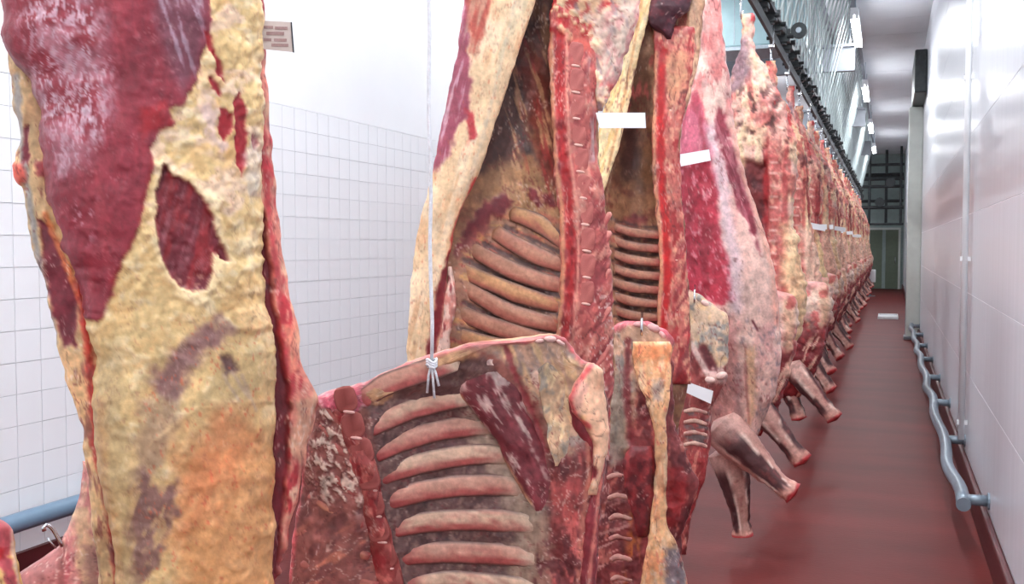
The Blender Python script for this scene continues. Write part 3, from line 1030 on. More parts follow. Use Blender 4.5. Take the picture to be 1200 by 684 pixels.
    P.mix((~front) * 1.0, (200, 150, 118)); P.mottle((150, 60, 60), 30, 60, 0, 0.0, 0.6, 0.8, mask=(~front) * 1.0, sd=44)
    return P

L1 = [(150, -745), (128, -600), (60, -430), (10, -250), (-4, -100), (4, 0), (4, 38), (14, 66), (37, 90), (49, 133), (53, 184), (60, 235), (72, 276), (86, 312), (99, 350), (104, 365), (113, 421), (110, 470), (110, 498), (115, 549), (123, 590), (132, 641), (136, 690), (150, 800), (180, 930), (210, 1000)]
R1 = [(215, -745), (240, -600), (300, -430), (330, -250), (318, -100), (306, 0), (304, 60), (306, 130), (306, 220), (308, 286), (310, 334), (319, 400), (322, 462), (321, 564), (320, 690), (318, 800), (296, 930), (250, 1000)]
i1 = loft('body', fr1, zb1, L1, R1, [(-745, .03, .03), (-600, .05, .05), (-400, .1, .12), (0, .11, .12), (350, .09, .10), (700, .08, .08), (1000, .04, .04)], c1, paint_c1, nf=190, nb=40, rows=390, cap=(30, 60), rough=0.003, bumpf=20, seed=3, detail=.35)

def paint_c1f(x, y, front, U, Z):
    P = Paint(x, y, (212, 176, 130), 12)
    P.mottle((186, 140, 100), 14, 30, 10, 0, .6, .7)
    P.line([(18, 90), (24, 170), (34, 240), (44, 300), (52, 350), (62, 400)], (150, 148, 150), 4, 3, 2, .8, -0.002)
    P.poly([(27, 150), (33, 148), (34, 195), (25, 190)], (120, 40, 52), 2, 2, 6, 1, -0.003)
    P.poly([(46, 258), (60, 262), (80, 310), (92, 350), (88, 405), (74, 408), (58, 360), (50, 310)], (116, 38, 50), 3, 3, 9, 1, -0.004)
    P.line([(52, 250), (70, 292), (88, 336), (98, 366), (104, 420)], (214, 120, 70), 3.5, 2.5, 2, .85, .003)
    P.line([(92, 330), (104, 400), (106, 470), (112, 520), (128, 590), (140, 690)], (168, 42, 40), 5, 4, 3, .85, .001)
    P.poly([(66, 412), (92, 416), (104, 470), (104, 500), (94, 500)], (216, 172, 126), 5, 5, 8, .9)
    P.mottle((120, 60, 60), 8, 30, -10, .15, .6, .6, mask=sstep(400, 440, y), sd=8)
    P.poly([(14, 190), (28, 192), (30, 214), (18, 216)], (216, 92, 78), 3, 2, 6, .9, .005)
    P.poly([(40, 190), (54, 188), (56, 208), (44, 206)], (150, 54, 62), 3, 2, 6, .9, .003)
    return P
loft('flank_edge', fr1, zb1, [(2, -80), (6, 20), (10, 66), (15, 123), (22, 165), (18, 186), (18, 207), (28, 230), (38, 286), (49, 327), (55, 350), (61, 375), (68, 411), (82, 457), (96, 498), (100, 530), (106, 600), (118, 690), (140, 800), (170, 900)],
     [(40, -80), (50, 20), (60, 66), (74, 123), (76, 205), (92, 280), (112, 330), (124, 400), (128, 500), (136, 590), (150, 690), (170, 800), (190, 900)], [(-80, .02, .05), (400, .022, .05), (900, .02, .03)], c1, paint_c1f, nf=60, nb=16, rows=260, wc=-0.03, cap=(40, 40), seed=5, edge=0.003)

def paint_c1r(x, y, front, U, Z):
    P = Paint(x, y, (206, 126, 110), 13)
    P.mottle((226, 184, 152), 9, 26, 0, -.1, .5, .8)
    P.mottle((172, 44, 52), 9, 30, 5, .05, .5, .9, sd=7)
    P.poly([(300, 280), (310, 250), (316, 300), (326, 390), (334, 430), (340, 470), (336, 560), (330, 720), (300, 720)], (112, 32, 42), 4, 3, 12, 1, -0.012)
    P.line([(308, 150), (316, 260), (326, 330), (336, 400)], (176, 46, 56), 3, 3, 2, .7)
    P.poly([(330, 380), (350, 380), (352, 430), (340, 440)], (224, 150, 120), 5, 4, 8, .7)
    P.poly([(348, 470), (372, 462), (368, 500), (352, 540), (342, 530)], (214, 160, 130), 4, 4, 8, .8)
    return P
loft('loin_edge', fr1, zb1, [(282, -80), (284, 60), (286, 220), (290, 330), (296, 460), (300, 690), (290, 900)],
     [(308, -80), (309, 0), (311, 50), (311, 61), (313, 100), (316, 169), (322, 220), (327, 256), (332, 307), (338, 345), (349, 375), (353, 426), (364, 452), (372, 467), (367, 503), (358, 539), (348, 569), (340, 620), (332, 661), (327, 690), (320, 800), (300, 900)],
     [(-80, .03, .06), (400, .03, .06), (900, .02, .03)], c1, paint_c1r, nf=60, nb=16, rows=240, wc=-0.02, cap=(40, 40), seed=7, edge=0.004)
cdp = paper('printed_card', fr1, zb1, [(303, 24), (341, 26), (344, 61), (303, 57)], 0.005, c1, M['card'])
for (a, b, y0, y1) in ((309, 320, 30, 33.5), (322, 337, 31, 34.5), (312, 333, 37, 41), (309, 318, 44.5, 48), (321, 336, 45, 48.5), (318, 338, 51, 54.5)):
    paper('print_line', fr1, zb1, [(a, y0), (b, y0 + .4), (b, y1 + .4), (a, y1)], 0.0062, cdp, M['ink'], 0.0004)
paper('dark_edge', fr1, zb1, [(340.5, 26), (342, 26), (344.8, 61.5), (343, 61)], 0.006, cdp, M['black'], 0.003)
trolley(0, 0, 0, 'rail hook carrying the nearest hindquarter, above the picture', 'hooks of the near quarters').location = (fr1.C[0], fr1.C[1], RZ + 0.03)

# ================================================================== forequarter half hidden behind it
fr0 = Frame(px=110, d=1.95); zb0 = 0.35
c0 = root('beef_forequarter', fr0, zb0, 'pink forequarter pierced by a steel hook, behind the nearest hindquarter', 'meat')
def paint_c0(x, y, front, U, Z):
    P = Paint(x, y, (196, 120, 118), 21)
    P.mottle((220, 178, 150), 8, 26, 12, -.1, .6, .7)
    P.mottle((160, 60, 70), 8, 30, 12, .1, .6, .7, sd=8)
    P.poly([(84, 600), (104, 590), (112, 640), (124, 720), (96, 720)], (214, 180, 138), 6, 6, 10, .8)
    P.poly([(98, 640), (118, 650), (120, 690), (100, 690)], (140, 96, 92), 6, 6, 8, .7)
    P.poly([(-40, 560), (72, 560), (72, 900), (-40, 900)], (172, 104, 100), 3, 2, 16, 1, -0.003)
    P.line([(73, 640), (71, 720), (70, 800)], (130, 66, 62), 4, 4, 1, .8, -0.004)
    return P
loft('body', fr0, zb0, [(97, 540), (94, 575), (80, 618), (66, 641), (45, 654), (24, 668), (-10, 700), (-30, 800), (-20, 900), (20, 1000)], [(150, 540), (180, 575), (220, 640), (240, 720), (240, 850), (200, 1000)],
     [(540, .03, .04), (700, .06, .08), (1000, .04, .05)], c0, paint_c0, nf=90, nb=20, rows=150, cap=(30, 60), seed=9, rough=.002, edge=0.002)
hk = MB(); ha = fr0.pt(np.array(52.), np.array(619.), np.array(.03)); 
pts = [(52, 622), (51, 618), (54, 615), (58, 616), (62, 620), (66, 627), (70, 634), (73, 640)]
Q = fr0.world(fr0.pt(np.array([q[0] for q in pts]), np.array([q[1] for q in pts]), np.full(len(pts), .06)))
hb = empty('meat_hook', tuple(Q[-1]))
MB().tube([tuple(q - Q[-1]) for q in Q], 0.004, 8).build('hook_wire', M['chrome'], hb, smooth=True)
pts2 = [(56, 630), (60, 636), (66, 642)]
Q2 = fr0.world(fr0.pt(np.array([q[0] for q in pts2]), np.array([q[1] for q in pts2]), np.full(3, .06)))
MB().tube([tuple(q - Q[-1]) for q in Q2], 0.002, 6).build('hook_point', M['chrome'], hb, smooth=True)
tag(hb, 'small shiny steel hook stuck in pink meat at lower left', 'hook')
rope(fr0, zb0, (150, 150), 300, 560, -0.02, 'white rope carrying the pink forequarter, hidden behind the nearest hindquarter')

# knuckle of one more quarter at the left border
frz = Frame(px=-40, d=1.45); zbz = 0.4
cz = root('beef_forequarter', frz, zbz, 'red knuckle end of a beef quarter cut off by the lower left border', 'meat')
def paint_cz(x, y, front, U, Z):
    P = Paint(x, y, (222, 182, 112), 22)
    P.mottle((200, 150, 84), 10, 20, 0, 0, .6, .6)
    P.poly([(-90, 600), (20, 606), (16, 640), (12, 652), (18, 668), (24, 690), (24, 720), (14, 720), (8, 690), (2, 662), (-60, 650)], (196, 84, 92), 3, 3, 7, 1)
    P.poly([(-80, 640), (8, 642), (6, 654), (-60, 652)], (178, 30, 36), 3, 2, 6, 1)
    P.line([(14, 622), (16, 645), (18, 662), (24, 690)], (238, 206, 184), 2, 2, 1, .8, .001)
    return P
loft('body', frz, zbz, [(-60, 560), (-110, 610), (-120, 700), (-120, 850), (-90, 960)], [(-50, 560), (-10, 605), (13, 616), (17, 628), (18, 645), (20, 655), (24, 670), (30, 690), (40, 760), (30, 850), (-10, 960)],
     [(560, .02, .03), (700, .05, .06), (960, .03, .04)], cz, paint_cz, nf=80, nb=16, rows=120, cap=(30, 60), seed=10, rough=.003)
rope(frz, zbz, (-55, -55), 300, 575, -0.0, 'white rope carrying the quarter beyond the lower left border')

# ================================================================== forequarter in front, ribs to us
frA = Frame(px=530, d=2.05); zbA = 0.35
cA = root('beef_forequarter', frA, zbA, 'open forequarter with rows of ribs tied to a white rope, in front', 'meat')
TOPA = [(372, 466), (384, 461), (423, 453), (446, 439), (478, 425), (501, 418), (524, 411), (551, 403), (588, 401), (615, 398), (643, 393), (661, 398), (671, 409), (682, 425), (693, 426), (707, 434)]

def paint_A(x, y, front, U, Z):
    P = Paint(x, y, (146, 92, 82), 31)
    P.mottle((112, 66, 62), 40, 12, -8, 0, .6, .7)
    # cavity wall between the ribs
    cav = [(425, 440), (460, 430), (520, 412), (570, 420), (600, 470), (650, 580), (640, 640), (630, 720), (470, 720), (448, 600)]
    cm = P.poly(cav, (110, 80, 76), 6, 3, 12, 1)
    P.mottle((84, 58, 58), 5, 12, 30, 0, .6, .8, mask=cm, sd=33); P.mottle((150, 120, 108), 4, 10, 30, .2, .6, .6, mask=cm, sd=133)
    # loin side, left of the spine
    lo = [(330, 440), (430, 440), (415, 490), (430, 560), (448, 640), (460, 720), (320, 720)]
    lm = P.poly(lo, (146, 88, 80), 5, 3, 10, 1)
    P.mottle((118, 70, 68), 12, 26, 40, .0, .5, .8, mask=lm, sd=34)
    P.mottle((224, 198, 180), 4, 9, -35, -.02, .3, .95, .003, mask=lm * P.mask([(372, 470), (415, 480), (430, 560), (420, 600), (376, 590), (356, 540)], 14), sd=35, octv=4)
    P.mottle((196, 120, 96), 8, 40, 62, .1, .5, .8, mask=lm * sstep(600, 640, y), sd=36)
    P.line([(366, 480), (356, 540), (346, 600), (340, 680)], (206, 90, 96), 3, 3, 2, .8)
    # cut end of the loin at the top
    P.poly([(366, 470), (384, 456), (424, 450), (428, 476), (404, 488), (386, 480)], (204, 96, 114), 3, 3, 8, 1, .004)
    P.mottle((236, 190, 190), 7, 5, 0, .2, .6, .7, mask=P.mask([(366, 470), (384, 456), (424, 450), (428, 476), (404, 488)], 4), sd=37)
    # fat under the top edge
    P.poly([(428, 462), (446, 440), (500, 419), (552, 404), (560, 418), (520, 430), (480, 446), (440, 476)], (206, 158, 116), 4, 4, 10, .95, .003)
    # right end: fat and membranes
    fm = P.poly([(552, 402), (590, 396), (640, 392), (680, 420), (700, 430), (700, 540), (670, 560), (650, 520), (630, 470), (600, 430)], (196, 158, 134), 5, 5, 12, 1)
    P.mottle((146, 130, 124), 16, 12, 50, .05, .5, .8, mask=fm, sd=38)
    P.mottle((222, 186, 140), 10, 40, -20, .1, .5, .8, mask=fm, sd=39)
    P.poly([(548, 470), (600, 520), (640, 590), (648, 640), (636, 720), (590, 720), (604, 640), (590, 570), (556, 520)], (186, 162, 140), 12, 10, 14, .85)
    P.line([(592, 405), (604, 440), (622, 480), (640, 530)], (150, 60, 66), 3, 2, 2, .8, -.003)
    P.line([(626, 440), (650, 490), (656, 540), (650, 580)], (226, 190, 170), 4, 3, 2, .8, .003)
    # lower right: dark flesh with pink
    dm = P.poly([(640, 540), (716, 510), (716, 720), (620, 720), (640, 620)], (122, 54, 54), 8, 8, 14, 1)
    P.mottle((214, 110, 104), 10, 26, -10, .1, .5, .8, mask=dm, sd=41)
    P.mottle((84, 34, 38), 8, 20, 0, .2, .6, .8, mask=dm, sd=42)
    P.poly([(640, 560), (672, 556), (680, 610), (652, 620)], (190, 88, 84), 8, 8, 10, .6)
    P.line([(690, 480), (690, 560), (682, 620), (676, 720)], (206, 130, 108), 3, 3, 2, .7, .003)
    P.poly([(596, 640), (640, 600), (650, 680), (640, 720), (600, 720)], (170, 136, 116), 8, 8, 10, .7)
    P.mottle((110, 50, 54), 8, 12, 0, .0, .4, .8, mask=P.mask([(620, 640), (680, 620), (690, 720), (630, 720)]), sd=45)
    # top rim, cut bone and bright fat
    for a, b in zip(TOPA[:-1], TOPA[1:]):
        P.line([a, b], (206, 108, 112), 3.2, 3, 2, .75, .002)
    P.mix((~front) * 1.0, (214, 172, 138)); P.mottle((160, 70, 70), 30, 50, 0, 0, .6, .8, mask=(~front) * 1.0, sd=44)
    return P

# edges read by column: the piece is lofted sideways, so give left and right edges of each row
LA = [(640, 392.5), (615, 398), (556, 402.5), (524, 411), (502, 418), (478, 425), (446, 439), (424, 452), (384, 461), (372, 467), (368, 498), (358, 526), (354, 567), (347, 618), (342, 645), (340, 690), (338, 800), (350, 950), (390, 1010)]
RA = [(652, 392.5), (663, 398), (668, 404), (674, 413), (682, 422), (690, 426), (704, 431), (708, 445), (710, 470), (713, 503), (709, 531), (703, 577), (700, 627), (698, 690), (690, 800), (640, 950), (590, 1010)]
iA = loft('body', frA, zbA, LA, RA, [(392, .02, .06), (420, .02, .1), (500, .03, .14), (1010, .02, .08)], cA, paint_A, nf=210, nb=30, rows=300, cap=(4, 80), wc=0,
          dish=([(392, 0), (430, .015), (500, .06), (700, .07), (1010, .04)], (0.12, 0.72)), p=8, sm=3, rough=.003, edge=0.0015, seed=13)

# spine of the forequarter
SPA = [(402, 476), (409, 494), (417, 514), (425, 541), (431, 572), (436, 604), (444, 636), (452, 666), (460, 700), (470, 760)]
def paint_spA(x, y, front, U, Z):
    P = Paint(x, y, (152, 68, 64), 32)
    P.mottle((206, 120, 108), 7, 10, 0, .0, .5, .7); P.mottle((140, 36, 42), 8, 14, 0, .1, .5, .7, sd=3)
    return P
loft('spine', frA, zbA, [(a - 15 + (0 if b > 480 else 0), b) for a, b in SPA], [(a + 16, b) for a, b in SPA], [(470, .018, .04), (700, .022, .04)], cA, paint_spA, nf=40, nb=10, rows=110, wc=[(b, surf_w(iA, a, b)[0] - .008) for a, b in SPA[:9]], cap=(10, 10), seed=14)
iA2 = dict(iA)
for k in range(-1, 7):
    t = k / 6.0
    py = 512 + k * 30.5; px = np.interp(py - 14, [q[1] for q in SPA], [q[0] for q in SPA])
    blob('vertebra', iA, px + 3, py - 14, 27, 31, (154, 78, 72), -10, .008, .16, power=3.2)
    blob('disc', iA, px + 7, py + 1, 14, 3.5, (226, 176, 166), 8, .013, .9)
# feather bones left of the spine
for k, (a, b) in enumerate((((404, 500), (384, 478)), ((410, 540), (376, 498)), ((416, 580), (366, 528)), ((424, 616), (362, 580)), ((432, 652), (356, 622)), ((442, 686), (354, 660)))):
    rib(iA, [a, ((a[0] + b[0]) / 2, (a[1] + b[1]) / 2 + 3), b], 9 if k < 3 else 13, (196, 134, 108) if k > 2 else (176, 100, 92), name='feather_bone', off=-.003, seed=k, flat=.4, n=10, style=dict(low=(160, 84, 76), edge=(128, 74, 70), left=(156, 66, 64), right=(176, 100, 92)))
# ribs
RA_ = [[(424, 468), (450, 452), (480, 440), (512, 430), (534, 424)], [(433, 502), (460, 488), (492, 476), (524, 468), (548, 466)], [(440, 531), (470, 517), (510, 505), (548, 499), (578, 500)],
       [(446, 559), (480, 546), (520, 537), (562, 532), (600, 534)], [(452, 588), (490, 576), (530, 570), (575, 568), (616, 572)], [(461, 620), (500, 611), (545, 609), (590, 610), (626, 614)],
       [(470, 653), (510, 647), (550, 647), (596, 650), (628, 654)], [(478, 686), (520, 681), (560, 683), (600, 687), (632, 692)], [(486, 722), (530, 716), (570, 720), (630, 730)]]
for k, q in enumerate(RA_):
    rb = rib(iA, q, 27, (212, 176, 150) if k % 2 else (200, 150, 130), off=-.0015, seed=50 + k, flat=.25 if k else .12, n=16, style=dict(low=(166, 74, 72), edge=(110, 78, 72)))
# skirt muscle
def paint_di(x, y, front, U, Z):
    P = Paint(x, y, (112, 46, 52), 33)
    P.mottle((142, 66, 72), 10, 40, -30, 0, .6, .6)
    P.mottle((206, 178, 168), 5, 26, -32, .32, .62, .8, sd=4)
    P.line([(560, 416), (584, 450), (612, 500), (640, 560)], (214, 190, 176), 2, 2, 4, .55)
    P.poly([(556, 405), (574, 402), (584, 430), (600, 450), (584, 452), (566, 430)], (190, 172, 164), 3, 4, 6, .8)
    P.poly([(528, 448), (548, 442), (550, 458), (538, 462)], (196, 160, 150), 3, 3, 6, .8)
    P.line([(540, 464), (566, 506), (596, 546), (622, 590)], (214, 176, 130), 2, 2, 1, .7)
    return P
loft('skirt_muscle', frA, zbA, [(560, 408), (544, 430), (532, 448), (540, 466), (560, 488), (578, 512), (592, 540), (610, 570), (628, 604)], [(588, 408), (596, 430), (604, 448), (614, 470), (626, 496), (640, 530), (650, 556), (650, 580), (642, 604)],
     [(408, .016, .03), (520, .022, .03), (604, .014, .03)], cA, paint_di, nf=60, nb=12, rows=110, wc=[(408, .0), (440, -.012), (520, -.02), (604, -.02)], cap=(16, 26), seed=15, sm=5)
# folded brisket flap at the right
def paint_fl(x, y, front, U, Z):
    P = Paint(x, y, (228, 180, 148), 34)
    P.mottle((214, 150, 118), 18, 24, 0, .1, .7, .6)
    P.poly([(660, 480), (680, 490), (694, 520), (698, 560), (660, 560)], (122, 42, 50), 4, 3, 8, 1, -.002)
    P.poly([(650, 500), (686, 486), (690, 520), (680, 545), (655, 560)], (206, 164, 110), 5, 4, 8, .8)
    P.line([(693, 428), (676, 450), (668, 470), (676, 492), (690, 500)], (196, 70, 76), 3, 2.5, 1, .85)
    P.poly([(676, 440), (690, 452), (684, 470), (678, 490), (670, 474)], (206, 150, 140), 3, 3, 6, .6)
    return P
loft('brisket_flap', frA, zbA, [(688, 425), (676, 446), (668, 466), (670, 484), (686, 500), (694, 520), (694, 548), (690, 580)], [(696, 425), (706, 434), (709, 460), (711, 486), (714, 503), (711, 530), (704, 560), (698, 580)], [(425, .018, .02), (500, .024, .02), (580, .012, .02)], cA, paint_fl, nf=50, nb=12, rows=90, wc=.03, cap=(8, 14), seed=16, sm=3)
def paint_in(x, y, front, U, Z):
    P = Paint(x, y, (128, 42, 50), 35); P.mottle((170, 66, 70), 8, 30, 8, 0, .6, .7); P.line([(700, 500), (706, 540), (700, 600), (690, 684)], (214, 130, 112), 2.5, 2, 1, .8); return P
loft('brisket_edge', frA, zbA, [(664, 470), (670, 500), (688, 520), (690, 560), (684, 610), (676, 720), (660, 900)], [(690, 470), (700, 500), (710, 520), (708, 560), (702, 610), (698, 720), (680, 900)], [(470, .014, .03), (900, .02, .03)], cA, paint_in, nf=40, nb=10, rows=120, wc=.016, cap=(14, 30), seed=17)
# curl of yellow fat inside
def paint_yf(x, y, front, U, Z):
    P = Paint(x, y, (198, 162, 130), 36); P.mottle((150, 142, 132), 8, 12, 30, 0, .5, .8); P.mottle((232, 206, 160), 6, 16, 20, .2, .6, .7, sd=3); return P
loft('inner_fat', frA, zbA, [(628, 406), (630, 440), (636, 480), (642, 520), (652, 546)], [(664, 406), (678, 440), (668, 470), (684, 500), (672, 546)], [(406, .005, .02), (546, .005, .02)], cA, paint_yf, nf=50, nb=10, rows=90, wc=.004, cap=(16, 20), seed=18)
for (a, b, s, r) in ((645, 397, 15, 5), (657, 401, 11, 30), (632, 399, 11, -5), (408, 468, 16, -20)):
    blob('fat_lump', iA, a, b, s, s * .5, (226, 184, 176), r, 0, .9, power=2)
rope(frA, zbA, (502, 506), -20, 426, .03, 'white rope tied to the open ribbed forequarter in front', rad=.0038)

# ================================================================== second hindquarter: open cavity to us
fr2 = Frame(px=615, d=2.65); zb2 = 0.75
c2 = root('beef_hindquarter', fr2, zb2, 'beef hindquarter with open rib cavity and pale flank flap, behind the ribbed forequarter', 'meat')

def ribs_paint(P, lines, wd, col, h, op=.9, sd=50):
    for k, q in enumerate(lines):
        P.line(q, col, wd, wd * .6, 2, op, h, sd=sd + k)

C2B = [[(623, 260), (645, 268), (667, 276)], [(593, 266), (630, 284), (669, 302)], [(568, 286), (615, 308), (669, 326)], [(544, 304), (600, 330), (669, 350)], [(559, 338), (610, 356), (666, 372)], [(544, 355), (600, 378), (660, 392)], [(537, 384), (595, 396), (655, 412)], [(535, 408), (590, 420), (650, 436)]]
C2R = [[(600, 250), (632, 262), (668, 289)], [(580, 272), (622, 296), (669, 314)], [(552, 292), (606, 319), (669, 338)], [(540, 316), (604, 343), (666, 361)], [(542, 336), (600, 367), (662, 382)], [(536, 366), (595, 387), (656, 402)], [(534, 392), (590, 408), (650, 424)], [(536, 420), (590, 432), (648, 448)]]

def paint_c2(x, y, front, U, Z):
    P = Paint(x, y, (150, 108, 80), 51)
    P.mottle((122, 74, 58), 26, 14, 20, 0, .6, .7)
    P.mottle((182, 134, 96), 22, 9, 20, .1, .6, .6, sd=7)
    # dark top of the cavity
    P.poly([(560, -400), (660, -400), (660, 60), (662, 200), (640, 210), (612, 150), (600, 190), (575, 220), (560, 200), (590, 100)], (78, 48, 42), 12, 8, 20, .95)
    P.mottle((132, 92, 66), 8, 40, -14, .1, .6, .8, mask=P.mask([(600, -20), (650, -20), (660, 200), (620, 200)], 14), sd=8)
    P.poly([(606, 60), (624, 40), (640, 90), (650, 170), (662, 230), (640, 215), (622, 150), (610, 110)], (128, 58, 48), 8, 8, 12, .8)
    P.mottle((170, 150, 132), 4, 14, 60, .25, .6, .7, mask=P.mask([(612, 20), (650, 30), (646, 70), (618, 66)], 8), sd=9)
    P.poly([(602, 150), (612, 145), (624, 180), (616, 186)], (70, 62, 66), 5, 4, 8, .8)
    # belly wall above the ribs
    P.poly([(572, 196), (616, 186), (648, 214), (664, 250), (640, 262), (600, 248), (580, 236), (556, 222)], (164, 124, 88), 8, 6, 14, .85)
    # dark torn muscle
    for q in ([(544, 268), (556, 252), (566, 240), (590, 224), (602, 236), (592, 250), (576, 256), (570, 276), (556, 284), (540, 300), (532, 298)], [(618, 218), (640, 226), (656, 240), (640, 244), (624, 236)]):
        P.poly(q, (112, 36, 44), 3, 5, 8, .95, .003)
    # ribs
    rm = P.mask([(530, 300), (580, 256), (640, 250), (672, 270), (672, 460), (520, 470)], 10)
    P.mix(rm * .75, (164, 120, 100))
    P.mottle((196, 90, 78), 20, 6, 20, .1, .5, .6, mask=rm, sd=12)
    P.mottle((206, 160, 96), 16, 7, 20, .2, .6, .6, mask=rm, sd=13)
    ribs_paint(P, C2B, 2.8, (96, 74, 72), -.002)
    P.mottle((196, 150, 110), 5, 40, -16, .1, .5, .75, mask=P.mask([(600, 60), (640, 60), (664, 240), (600, 240), (580, 200)], 12), sd=83); P.mottle((150, 50, 48), 6, 50, -16, .2, .5, .7, mask=P.mask([(606, 40), (650, 40), (664, 240), (620, 220)], 10), sd=84)
    P.mix((~front) * 1.0, (224, 188, 150)); P.mottle((160, 70, 80), 30, 50, 0, .1, .6, .8, mask=(~front) * 1.0, sd=44)
    return P
L2 = [(590, -320), (560, -250), (548, -120), (548, 0), (540, 61), (526, 123), (516, 184), (504, 240), (494, 277), (488, 323), (486, 369), (484, 410), (486, 470), (500, 560), (540, 610)]
R2 = [(630, -320), (680, -250), (716, -120), (730, -30), (722, 20), (706, 80), (700, 135), (703, 210), (711, 261), (716, 323), (718, 384), (719, 430), (716, 500), (700, 570), (660, 610)]
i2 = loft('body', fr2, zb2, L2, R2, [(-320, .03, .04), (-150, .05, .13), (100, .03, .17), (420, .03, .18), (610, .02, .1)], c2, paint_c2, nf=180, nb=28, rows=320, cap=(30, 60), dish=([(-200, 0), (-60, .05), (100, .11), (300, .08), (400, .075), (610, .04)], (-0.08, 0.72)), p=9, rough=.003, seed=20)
for k, q in enumerate(C2R):
    rib(i2, q, 22, (186, 136, 112) if k % 3 else (196, 148, 104), off=-.002, seed=90 + k, flat=.2, n=14, style=dict(low=(160, 84, 74), edge=(116, 84, 74), left=(150, 106, 80), right=(170, 90, 78)))

def paint_flap(x, y, front, U, Z):
    P = Paint(x, y, (230, 198, 158), 52)
    P.mottle((240, 216, 184), 14, 50, 14, 0, .6, .7); P.mottle((214, 166, 124), 10, 50, 14, .15, .6, .6, sd=6)
    # purple outer muscle
    m = P.poly([(520, -300), (556, -300), (552, 0), (550, 60), (552, 120), (548, 140), (538, 150), (526, 180), (512, 200), (490, 210), (520, 100)], (150, 72, 90), 3, 4, 12, 1)
    P.mottle((196, 158, 170), 5, 40, 12, .05, .5, .75, mask=m, sd=7)
    P.poly([(552, -200), (578, -200), (572, 10), (558, 66), (552, 60), (548, 0)], (172, 74, 62), 4, 4, 10, .95)
    P.poly([(546, 128), (556, 130), (558, 160), (550, 168)], (170, 44, 54), 3, 3, 6, .9)
    P.line([(604, 0), (586, 80), (566, 160), (548, 220)], (206, 190, 168), 2, 2, 1.5, .5)
    P.line([(558, 210), (544, 240), (532, 272), (526, 302)], (196, 62, 58), 2.2, 2, 1.5, .9)
    P.mottle((206, 110, 84), 3, 6, 0, .62, .85, .5, sd=9)
    P.mottle((200, 190, 160), 12, 80, 14, .1, .6, .5, mask=sstep(150, 60, y), sd=79)
    P.poly([(527, 296), (533, 310), (526, 330), (518, 380), (508, 430), (498, 480), (494, 440), (506, 380), (514, 330)], (122, 32, 40), 3, 2, 8, 1, -.004)
    P.mix((~front) * .8, (190, 130, 100))
    return P
loft('flank_flap', fr2, zb2, [(585, -300), (556, -200), (546, -60), (544, 0), (536, 61), (522, 123), (510, 184), (501, 225), (488, 277), (482, 323), (479, 369), (476, 410), (478, 470), (490, 560)], [(640, -300), (660, -200), (640, -60), (628, 0), (620, 21), (602, 80), (580, 147), (568, 184), (559, 210), (544, 237), (532, 270), (527, 301), (524, 330), (520, 380), (512, 420), (506, 470), (510, 560)],
     [(-300, .02, .03), (100, .022, .03), (560, .018, .03)], c2, paint_flap, nf=90, nb=20, rows=260, wc=[(-300, .02), (0, .05), (300, .045), (560, .03)], cap=(30, 40), seed=21, edge=.002, rough=.002, detail=.45)
def paint_fe(x, y, front, U, Z):
    P = Paint(x, y, (226, 190, 176), 57); P.mottle((196, 110, 100), 6, 14, 0, .1, .5, .7); P.mottle((122, 36, 44), 6, 20, 0, .3, .6, .8, sd=4); return P
loft('flank_fat', fr2, zb2, [(526, 312), (520, 345), (516, 380), (508, 420), (502, 470)], [(530, 312), (534, 345), (536, 360), (530, 380), (524, 420), (516, 470)], [(312, .012, .02), (470, .012, .02)], c2, paint_fe, nf=30, nb=8, rows=70, wc=.035, cap=(14, 14), seed=22)

# spine with red marrow channel
SP2 = [(676, -60), (678, 0), (676, 60), (677, 120), (680, 190), (686, 250), (690, 300), (690, 350), (686, 400), (682, 450), (680, 540)]
def paint_sp2(x, y, front, U, Z):
    P = Paint(x, y, (188, 96, 90), 53)
    P.mottle((214, 150, 132), 8, 12, 0, .0, .5, .7)
    P.mottle((150, 60, 62), 7, 16, 30, .1, .5, .8, sd=4)
    P.poly([(640, -60), (700, -60), (716, 0), (712, 40), (690, 60), (660, 50)], (196, 92, 80), 6, 6, 9, .9)
    P.mottle((226, 196, 150), 9, 9, 0, .0, .4, .85, .004, mask=sstep(60, 30, y), sd=6)
    P.mottle((180, 36, 40), 7, 12, 0, .1, .45, .9, mask=sstep(70, 40, y) * sstep(700, 680, x), sd=7)
    ch = [(655, 40), (656, 120), (659, 180), (667, 240), (669, 300), (667, 350), (662, 400), (660, 440)]
    P.line(ch, (168, 32, 36), 4.6, 3.5, 3.5, .95, -.004)
    P.mottle((120, 26, 32), 5, 16, 0, .1, .5, .6, mask=sstep(10, 6, sdline(x, y, ch)), sd=81)
    P.line([(a - 9, b) for a, b in ch], (206, 150, 110), 2.5, 2, 1.5, .7)
    P.line([(a + 9, b) for a, b in ch], (222, 150, 132), 1.6, 1.4, 1, .8, .002)
    P.mottle((176, 158, 160), 5, 18, 0, .0, .5, .8, mask=P.mask([(690, 60), (704, 60), (706, 190), (692, 190)], 5), sd=8)
    lower = sstep(220, 250, y) * sstep(686, 694, x)
    P.mottle((146, 58, 62), 26, 5.5, -52, -.1, .35, .85, -.003, mask=lower, sd=10, octv=2)
    P.mottle((232, 206, 196), 4, 4, 0, .35, .6, .8, mask=lower * sstep(320, 360, y), sd=11)
    return P
loft('spine', fr2, zb2, [(646, -60), (646, 0), (643, 60), (644, 120), (648, 190), (655, 250), (658, 300), (656, 350), (652, 400), (646, 450), (650, 540)], [(722, -60), (722, 0), (706, 60), (700, 120), (702, 190), (710, 250), (715, 300), (718, 350), (719, 400), (719, 450), (714, 540)], [(-60, .02, .04), (200, .024, .04), (540, .02, .04)], c2, paint_sp2, nf=80, nb=14, rows=260, wc=.028, cap=(30, 40), seed=23, p=3)
